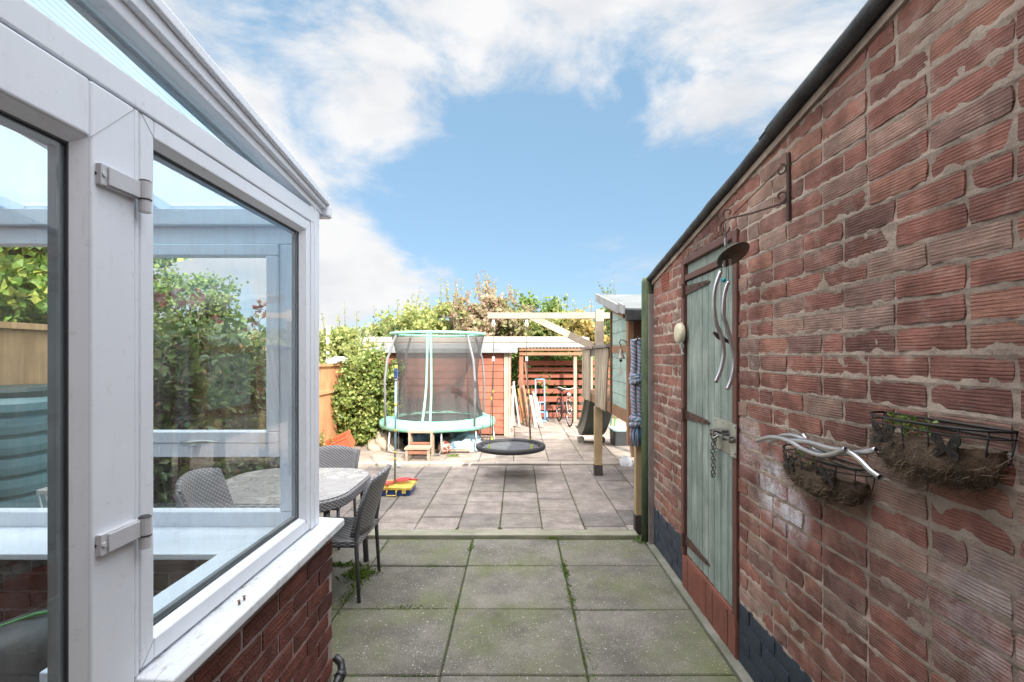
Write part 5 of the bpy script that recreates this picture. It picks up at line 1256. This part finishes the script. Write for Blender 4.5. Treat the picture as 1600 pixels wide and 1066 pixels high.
# nest swing
SC = Vector(((798-VX)/F*6.19, 6.19, .355)); sr = .41
t2 = thing('nest_swing', 'round black nest swing hanging over the paving from the wooden beam', 'swing', SC)
g = MB(); g.tube([SC+Vector((math.cos(6.283*k/48)*sr, math.sin(6.283*k/48)*sr, 0)) for k in range(48)], .032, 10, closed=True); g.obj('ring', mat('black foam', (.018, .018, .022), (.03, .03, .035), 9, .7), t2, smooth=True)
g = MB(); g.grid(lambda u, v: SC+Vector((math.cos(u*6.283)*(.335)*v, math.sin(u*6.283)*(.335)*v, -.03*(1-v*v))), 36, 5); g.obj('seat_fabric', mat('dark grey fabric', (.07, .075, .085), (.10, .105, .115), 9, .8), t2, smooth=True, solid=.004)
g = MB()
for k in range(20): a = 6.283*k/20; g.tube([SC+Vector((math.cos(a)*.33, math.sin(a)*.33, -.002)), SC+Vector((math.cos(a)*(sr-.01), math.sin(a)*(sr-.01), 0))], .007, 5)
g.obj('lacing', m_blk, t2)
HP = [Vector(((771-VX)/F*6.165, 6.165, 1.96)), Vector(((823-VX)/F*6.165, 6.165, 1.96))]
m_rope = mat('dark rope', (.03, .03, .03), (.07, .06, .05), 50, .8); m_ylr = mat('yellow green ring', (.45, .50, .05), None, 5, .4)
for i, h in enumerate(HP):
    cz = h.z-(.13 if i == 0 else .10) ; kn = Vector((h.x, h.y, 1.46))
    g = MB(); g.tube([h, kn], .0035, 6)
    for s_ in (-1, 1):
        a = R(180 if i == 0 else 0)+s_*R(52); rp = SC+Vector((math.cos(a)*sr, math.sin(a)*sr, .03)); g.tube([kn, rp], .0055, 6)
    g.obj('rope', m_rope, t2)
    g = MB(); g.cbox(h-Vector((0, 0, .035)), (.035, .02, .06)); g.tube([h-Vector((0, 0, .06))+Vector((.02*math.cos(a_), 0, .03*math.sin(a_))) for a_ in [6.283*k/12 for k in range(12)]], .005, 5, closed=True)
    g.cbox(kn, (.03, .02, .055)); g.obj('shackle', m_wht, t2, bevel=.004)
    for s_ in (-1, 1):
        a = R(180 if i == 0 else 0)+s_*R(52); rp = SC+Vector((math.cos(a)*sr, math.sin(a)*sr, .03)); MB().cbox(kn.lerp(rp, .42+.04*s_), (.013, .013, .06)).obj('rope_clamp', m_ylr, t2, bevel=.003); MB().cbox(rp+Vector((0, 0, .02)), (.024, .024, .05)).obj('rope_clamp', m_ylr, t2, bevel=.003)
# bell
bc = P(970, 553, 4.36); t2 = thing('hanging_bell', 'small dark bell on a curled bracket at the corner of the play house', 'bell', bc)
m_bell = mat('dull pewter', (.17, .15, .13), (.24, .22, .20), 9, .45, metal=.6)
g = MB(); g.lathe([(.042, -.045), (.040, -.038), (.028, -.02), (.020, .015), (.016, .035), (.005, .045)], bc, 20); g.obj('bell_cup', m_bell, t2, smooth=True)
g = MB(); g.tube([bc+Vector((0, 0, .045)), bc+Vector((0, 0, .075))], .003, 5); g.tube([bc+Vector((-.0, 0, .075)), bc+Vector((-.012, 0, .10)), bc+Vector((0, 0, .125)), bc+Vector((.025, 0, .12)), bc+Vector((.06, 0, .105)), bc+Vector((.075, .0, .12))], .004, 6)
g.tube([bc+Vector((.03, 0, .118)), bc+Vector((.06, 0, .07)), bc+Vector((.075, 0, .06))], .003, 5); g.obj('bracket', m_iron, t2, smooth=True)
g = MB(); g.ball(bc-Vector((0, 0, .06)), .014, 10); g.tube([bc-Vector((0, 0, .06)), bc-Vector((0, 0, .135))], .002, 5); g.obj('clapper', m_iron, t2, smooth=True)
g = MB(); s0 = bc-Vector((0, 0, .135)); g.poly_prism([s0, s0+Vector((.018, 0, -.035)), s0+Vector((0, 0, -.06)), s0+Vector((-.018, 0, -.035))], (0, .003, 0)); g.obj('sail', mat('clear pendant', (.6, .62, .6), None, 5, .2), t2)
# knotted rope
RX, RY = P(994.5, 0, 4.09).x, 4.09
t2 = thing('knotted_rope_toy', 'thick blue, white and maroon knotted rope hanging on the play house front', 'rope', (RX, RY, .75))
m_strand = [mat('blue strand', (.05, .20, .38), (.20, .32, .42), 40, .9, .8, 200), mat('white strand', (.55, .52, .54), (.34, .33, .38), 40, .9, .8, 200), mat('maroon strand', (.20, .10, .17), (.34, .27, .33), 40, .9, .8, 200)]
parts = [MB(), MB(), MB()]
def twist(x0, x1, z0, z1, r=.017, th=.0105, y=RY, ph=0, turns=11, xb=None):
    n = 70
    for k in range(6):
        pts = []
        for i in range(n+1):
            u = i/n; a = ph+k*6.283/6+turns*6.283*u+math.sin(u*9+z0*5)*.5; pts.append((x0+(x1-x0)*u+math.cos(a)*r+math.sin(u*5+z0*7)*.004, y+math.sin(a)*r, z0+(z1-z0)*u))
        parts[k % 3].tube(pts, th*.8, 5)
twist(RX-.024, RX-.028, 1.63, 1.32, turns=5); twist(RX+.024, RX+.02, 1.63, 1.32, turns=5, ph=1)
twist(RX-.024, RX-.02, 1.32, .96, turns=5.5, ph=2); twist(RX+.022, RX+.018, 1.32, .98, turns=5.5, ph=.4)
def loopk(c, R0, r2, n1, tilt):
    for k in range(5):
        pts = []
        for i in range(40):
            a = 6.283*i/40; b_ = n1*a+k*6.283/5; q = Vector(((R0+r2*math.cos(b_))*math.cos(a), (R0*.8+r2*math.cos(b_))*math.sin(a), r2*math.sin(b_))); pts.append(Vector(c)+Matrix.Rotation(tilt, 3, 'Y') @ q)
        parts[k % 3].tube(pts, .0085, 5, closed=True)
loopk((RX-.012, RY, 1.32), .030, .018, 3, .5); loopk((RX-.008, RY, 1.29), .032, .018, 4, -.4); loopk((RX-.035, RY, 1.295), .015, .014, 3, .9)
loopk((RX-.004, RY, .965), .034, .020, 3, .3); loopk((RX-.004, RY, .935), .036, .018, 4, -.3)
twist(RX-.02, RX+.024, 1.625, 1.64, r=.016, turns=1.2)
for k in range(90):
    a = random.random()*6.283; r0 = random.random()*.03; b0 = Vector((RX-.004+math.cos(a)*r0, RY+math.sin(a)*r0, .93)); e = b0+Vector((math.cos(a)*random.uniform(0, .03), math.sin(a)*.02, -random.uniform(.12, .19)))
    parts[random.choice((1, 2, 2, 0))].tube([b0, b0.lerp(e, .5)+Vector((math.cos(a)*.012, 0, 0)), e], .004, 4)
for nm, pmb, mm in zip(('blue_strand', 'white_strand', 'maroon_strand'), parts, m_strand): pmb.obj(nm, mm, t2, smooth=True)
g = MB(); g.tube([(RX, 4.34, 1.635), (RX, 4.06, 1.635), (RX, 4.045, 1.655)], .006, 6); g.obj('hook', m_iron, t2)
# box and bag under the tower
t2 = thing('storage_box', 'dark grey storage tub with teal lid on the paving below the play house', 'tub', (1.75, 8.3, 0))
g = MB(); xa, xb = P(958, 0, 8.15).x, P(988, 0, 8.15).x; g.poly_prism([(xa+.015, 8.12, 0), (xb-.01, 8.12, 0), (xb, 8.1, .245), (xa, 8.1, .245)], (0, .38, 0)); g.obj('tub', mat('dark grey plastic', (.035, .04, .045), None, 5, .5), t2, bevel=.012)
g = MB(); g.box((xa-.012, 8.085, .246), (xb+.012, 8.5, .275)); g.obj('lid', mat('pale teal lid', (.30, .50, .46), (.36, .54, .5), 5, .5), t2, bevel=.008)
g = MB(); heap(g, (1.50, 6.75, 0), (.09, .14, .11), 5, amp=.2, n=16); tag(g.obj('white_bag', mat('white carrier bag', (.70, .72, .75), (.6, .62, .66), 7, .4, .8, 20, dist=.01), smooth=True, loc=(1.5, 6.75, 0)), 'white plastic bag on the ground behind the wooden post', 'bag')
t2 = thing('folding_chair', 'small yellow and green folding chair behind the storage tub', 'chair', (1.98, 9.4, 0)); 
g = MB(); g.box((1.80, 9.2, .40), (2.2, 9.6, .43)); g.obj('seat', m_yel, t2, bevel=.005)
for x in (1.82, 2.17):
    for y in (9.22, 9.57): g = MB(); g.tube([(x, y, 0), (x+.03, y, .4)], .012, 6); g.obj('leg', m_lime, t2)
g = MB(); g.box((1.80, 9.58, .5), (2.2, 9.6, .8)); g.box((1.83, 9.585, .43), (1.85, 9.6, .5)); g.box((2.15, 9.585, .43), (2.17, 9.6, .5)); g.obj('backrest', m_yel, t2, bevel=.005)

# ================================================================ red shed
t_ = thing('red_shed', 'red stained wooden shed with grey felt roof behind the trampoline', 'shed', (-1.3, 10, 0))
m_shed = woodmat('red shed stain', (.29, .10, .065), (.35, .13, .085), 'X', .75, isl=.07, fine=24)
SX0, SX1, SY = -2.75, -.13, 9.15
g = MB(); z = .04
while z < 1.55: g.poly_prism([(SX0, SY, z), (SX1, SY, z), (SX1, SY+.012, z+.128), (SX0, SY+.012, z+.128)], (0, .03, 0)); z += .13
g.obj('front_boarding', m_shed, t_)
g = MB(); z = .04
while z < 1.55: g.poly_prism([(SX1, SY+.05, z), (SX1, 11.2, z), (SX1-.012, 11.2, z+.128), (SX1-.012, SY+.05, z+.128)], (-.03, 0, 0)); z += .13
g.obj('side_boarding', m_shed, t_)
g = MB(); g.box((SX0, SY+.045, 0), (SX1-.045, 11.2, 1.60)); g.obj('carcass', m_dkw, t_)
g = MB(); g.poly_prism([(SX0-.08, SY-.12, 1.60), (SX0-.08, 11.3, 1.74), (SX0-.08, 11.3, 1.765), (SX0-.08, SY-.12, 1.625)], (SX1-SX0+.22, 0, 0)); g.obj('roof', mat('grey roofing felt', (.20, .215, .22), (.15, .16, .165), 6, .85, .5, 40), t_)
g = MB(); g.box((SX0-.08, SY-.14, 1.555), (SX1+.14, SY-.121, 1.632)); g.obj('fascia', mat('pale grey fascia', (.26, .28, .29), (.2, .22, .23), 6, .7), t_)
g = MB(); g.box((-.245, SY-.022, 0), (-.165, SY-.001, 1.553)); g.box((-.160, SY-.012, 0), (-.125, SY-.001, 1.553)); g.obj('corner_board', m_pale, t_, bevel=.003)

# outbuilding with pale roof beyond
t_ = thing('outbuilding', 'long low outbuilding with pale sheet roof beyond the red shed', 'outbuilding', (-1, 13, 0))
MB().box((-3.7, 12.3, 0), (-.15, 13.2, 1.75)).obj('wall', mat('pale render', (.48, .43, .38), (.40, .36, .32), 4, .9), t_)
for x in (.9, 1.6): MB().box((x, 13.1, 0), (x+.08, 13.18, 1.85)).obj('post', m_grey, t_)
g = MB(); g.box((-3.85, 12.15, 1.84), (1.78, 12.20, 1.935)); g.box((-3.85, 12.17, 1.70), (1.70, 12.215, 1.832)); g.poly_prism([(-3.9, 12.2, 1.86), (-3.9, 13.3, 1.98), (-3.9, 13.3, 2.02), (-3.9, 12.2, 1.95)], (5.7, 0, 0)); g.obj('roof', mat('pale cement roof', (.40, .37, .33), (.33, .30, .27), 4, .85, .5, 30), t_)

# ================================================================ slatted fence and lean-to
t_ = thing('slatted_fence', 'red slatted fence of wide horizontal boards closing the yard', 'fence', (.8, 11.7, 0))
m_slatr = woodmat('red fence slat', (.25, .085, .055), (.33, .12, .08), 'X', .75, isl=.10, fine=24)
for (za, zb) in ((1.27, 1.385), (1.12, 1.22), (.975, 1.075), (.80, .92), (.60, .71), (.40, .53), (.20, .325), (.03, .145)):
    g = MB(); g.box((.02, 11.68, za), (2.9, 11.70, zb)); g.obj('slat', m_slatr, t_, bevel=.003)
for x in (.10, .65, 1.35, 2.1): g = MB(); g.box((x, 11.705, 0), (x+.08, 11.78, 1.62)); g.obj('post', m_dkw, t_)
t_ = thing('lean_to', 'open lean-to with corrugated roof over the corner with the bicycle', 'lean-to', (.8, 10.8, 0))
g = MB()
def cf(u, v): return (.05+1.95*u, 11.0+.95*v, 1.68+.03*v+.018*math.sin(u*6.283*26))
g.grid(cf, 200, 2); g.obj('roof', mat('corrugated sheet', (.24, .22, .21), (.18, .13, .11), 6, .7, .3, 40), t_, solid=.004)
g = MB(); g.box((.05, 11.02, 1.615), (2.0, 11.07, 1.66)); g.box((.05, 11.03, 1.51), (2.0, 11.07, 1.575)); g.box((.05, 11.8, 1.60), (2.0, 11.85, 1.68)); g.obj('roof_beam', m_brw, t_)
for (x, w_, m) in ((.05, .09, m_redw), (1.28, .07, m_oldw), (1.62, .09, m_oldw)): g = MB(); g.box((x, 11.075, 0), (x+w_, 11.14, 1.612)); g.obj('post', m, t_)
# leaning timbers
cols = [('white', (.70, .66, .60)), ('pale cream', (.62, .55, .44)), ('white', (.72, .69, .64)), ('golden', (.55, .32, .08)), ('brown', (.30, .17, .10)), ('tan', (.48, .33, .2)), ('reddish', (.38, .18, .10)), ('white', (.70, .68, .64)), ('pale cream', (.62, .55, .46)), ('white', (.68, .66, .63))]
tims = [(799, 640, 803, 596, 10.0), (804, 662, 799, 604, 10.3), (812, 663, 803, 601, 10.15), (818, 660, 810, 607, 10.6), (824, 660, 812, 592, 10.4), (829, 663, 818, 602, 10.2), (832, 657, 820, 566, 10.8), (838, 661, 829, 618, 10.05), (842, 660, 833, 612, 10.5), (847, 661, 838, 622, 10.15)]
words = ['leftmost', 'second from the left', 'third from the left', 'fourth from the left', 'fifth from the left', 'sixth from the left', 'seventh from the left, tallest', 'third from the right', 'second from the right', 'rightmost']
for i, ((nm, c_), (xa, ya, xb, yb, D)) in enumerate(zip(cols, tims)):
    p = P(xa, ya, D); p.z = .02; q = P(xb, yb, D+.45); g = MB(); g.beam(p, q+(q-p)*.0, .02, (.045, .06, .038)[i % 3], (0, 1, 0))
    tag(g.obj('leaning_timber', mat('timber '+nm+str(i), tuple(x*.62 for x in c_), tuple(x*.45 for x in c_), 12, .75, .4, 40), bevel=.003, loc=p), nm+' painted or bare timber leaning beside the red shed, '+words[i], 'timber', 'timbers leaning beside the red shed')
# sack truck
t_ = thing('sack_truck', 'pale blue sack truck standing against the red slatted fence', 'hand truck', (.5, 11.4, 0))
m_lb = mat('pale blue metal', (.22, .42, .62), (.30, .50, .68), 6, .4)
xa, xb = P(837, 0, 11.3).x, P(851, 0, 11.3).x
g = MB()
for x in (xa, xb): g.tube([(x, 11.25, .04), (x, 11.45, .95)], .016, 8)
for z in (.42, .95, .2): g.tube([(xa, 11.25+.22*(z/1), z), (xb, 11.25+.22*(z/1), z)], .014, 8)
g.tube([((xa+xb)/2, 11.27, .1), ((xa+xb)/2, 11.33, .42)], .01, 6); g.obj('frame', m_lb, t_, smooth=True)
MB().box((xa-.03, 11.03, .015), (xb+.03, 11.24, .03)).obj('toe_plate', m_lb, t_)
for x in (xa-.05, xb+.05): g = MB(); g.lathe([(.10, -.02), (.11, -.01), (.11, .01), (.10, .02)], (x, 11.36, .11), 18, M=Matrix.Rotation(R(90), 3, 'Y')); g.obj('wheel', m_tarp if x > 0 else m_lb, t_, smooth=False)
# bicycle, seen almost end on
t_ = thing('bicycle', 'old bicycle standing head on under the lean-to in front of the slatted fence', 'bicycle', (0, 0, 0))
m_tyre = mat('tyre rubber', (.02, .02, .02), None, 9, .8); m_chr = mat('chrome', (.6, .6, .6), (.45, .4, .36), 20, .25, metal=1)
def wheel(y):
    r = .27; w0 = Vector((0, y, r))
    g = MB(); g.tube([w0+Vector((0, math.cos(a)*r*.955, math.sin(a)*r*.955)) for a in [6.283*k/32 for k in range(32)]], .014, 7, closed=True); wo = g.obj('wheel', m_tyre, t_, smooth=True)
    g = MB(); g.tube([w0+Vector((0, math.cos(a)*r*.88, math.sin(a)*r*.88)) for a in [6.283*k/32 for k in range(32)]], .008, 5, closed=True)
    for k in range(16): a = 6.283*k/16; g.tube([w0+Vector((.018*(1 if k % 2 else -1), 0, 0)), w0+Vector((0, math.cos(a)*r*.88, math.sin(a)*r*.88))], .0012, 4)
    g.tube([w0-Vector((.035, 0, 0)), w0+Vector((.035, 0, 0))], .012, 8); g.obj('rim', m_chr, wo, smooth=True)
wheel(0); wheel(.92)
m_bfr = mat('dull maroon frame', (.18, .05, .05), (.12, .04, .04), 8, .45)
g = MB(); hd0, hd1 = Vector((0, .10, .56)), Vector((0, .15, .72)); bb = Vector((0, .50, .24)); st0 = Vector((0, .64, .62)); rr_ = Vector((0, .92, .27))
for a, b_ in ((hd0, bb), (hd1, st0), (bb, st0+Vector((0, .03, .06))), (hd0, hd1)): g.tube([a, b_], .014, 8)
for s_ in (-.04, .04): g.tube([bb, rr_+Vector((s_, 0, 0))], .008, 6); g.tube([st0, rr_+Vector((s_, 0, 0))], .007, 6)
g.obj('frame', m_bfr, t_, smooth=True)
g = MB()
for s_ in (-.045, .045): g.tube([hd0+Vector((s_, 0, 0)), Vector((s_, .02, .35)), Vector((s_*.9, 0, .27))], .010, 6)
g.tube([hd0-Vector((.045, 0, 0)), hd0+Vector((.045, 0, 0))], .013, 6); g.obj('fork', m_chr, t_, smooth=True)
g = MB(); g.tube([Vector((-.27, .24, .80)), Vector((-.2, .16, .83)), Vector((-.06, .12, .79)), Vector((.06, .12, .79)), Vector((.2, .16, .83)), Vector((.27, .24, .80))], .011, 8); g.tube([hd1, Vector((0, .12, .79))], .012, 6); hb = g.obj('handlebar', m_chr, t_, smooth=True)
g = MB()
for s_ in (-1, 1): g.tube([Vector((s_*.27, .24, .80)), Vector((s_*.26, .33, .79))], .016, 8)
g.obj('grips', m_blk, hb, smooth=True)
g = MB(); g.ball(Vector((0, .72, .74)), .1, 12, (.8, 1.3, .35)); g.tube([st0, Vector((0, .70, .72))], .012, 6); g.obj('saddle', m_blk, t_, smooth=True)
g = MB(); g.lathe([(.03, 0), (.055, .03), (.055, .04)], Vector((0, .08, .66)), 16, M=Matrix.Rotation(R(90), 3, 'X')); g.obj('headlamp', m_chr, t_, smooth=True)
g = MB(); g.tube([bb+Vector((-.06, 0, 0)), bb+Vector((.06, 0, 0))], .012, 6); g.tube([bb+Vector((.06, 0, 0)), bb+Vector((.06, .08, -.12))], .008, 6); g.tube([bb+Vector((-.06, 0, 0)), bb+Vector((-.06, -.08, .12))], .008, 6); g.cbox(bb+Vector((.10, .08, -.12)), (.08, .06, .02)); g.cbox(bb+Vector((-.10, -.08, .12)), (.08, .06, .02)); g.obj('pedals', m_blk, t_)
b_ = P(890, 667, 10.35); t_.location = (b_.x, 10.35, 0); t_.rotation_euler.z = R(9)
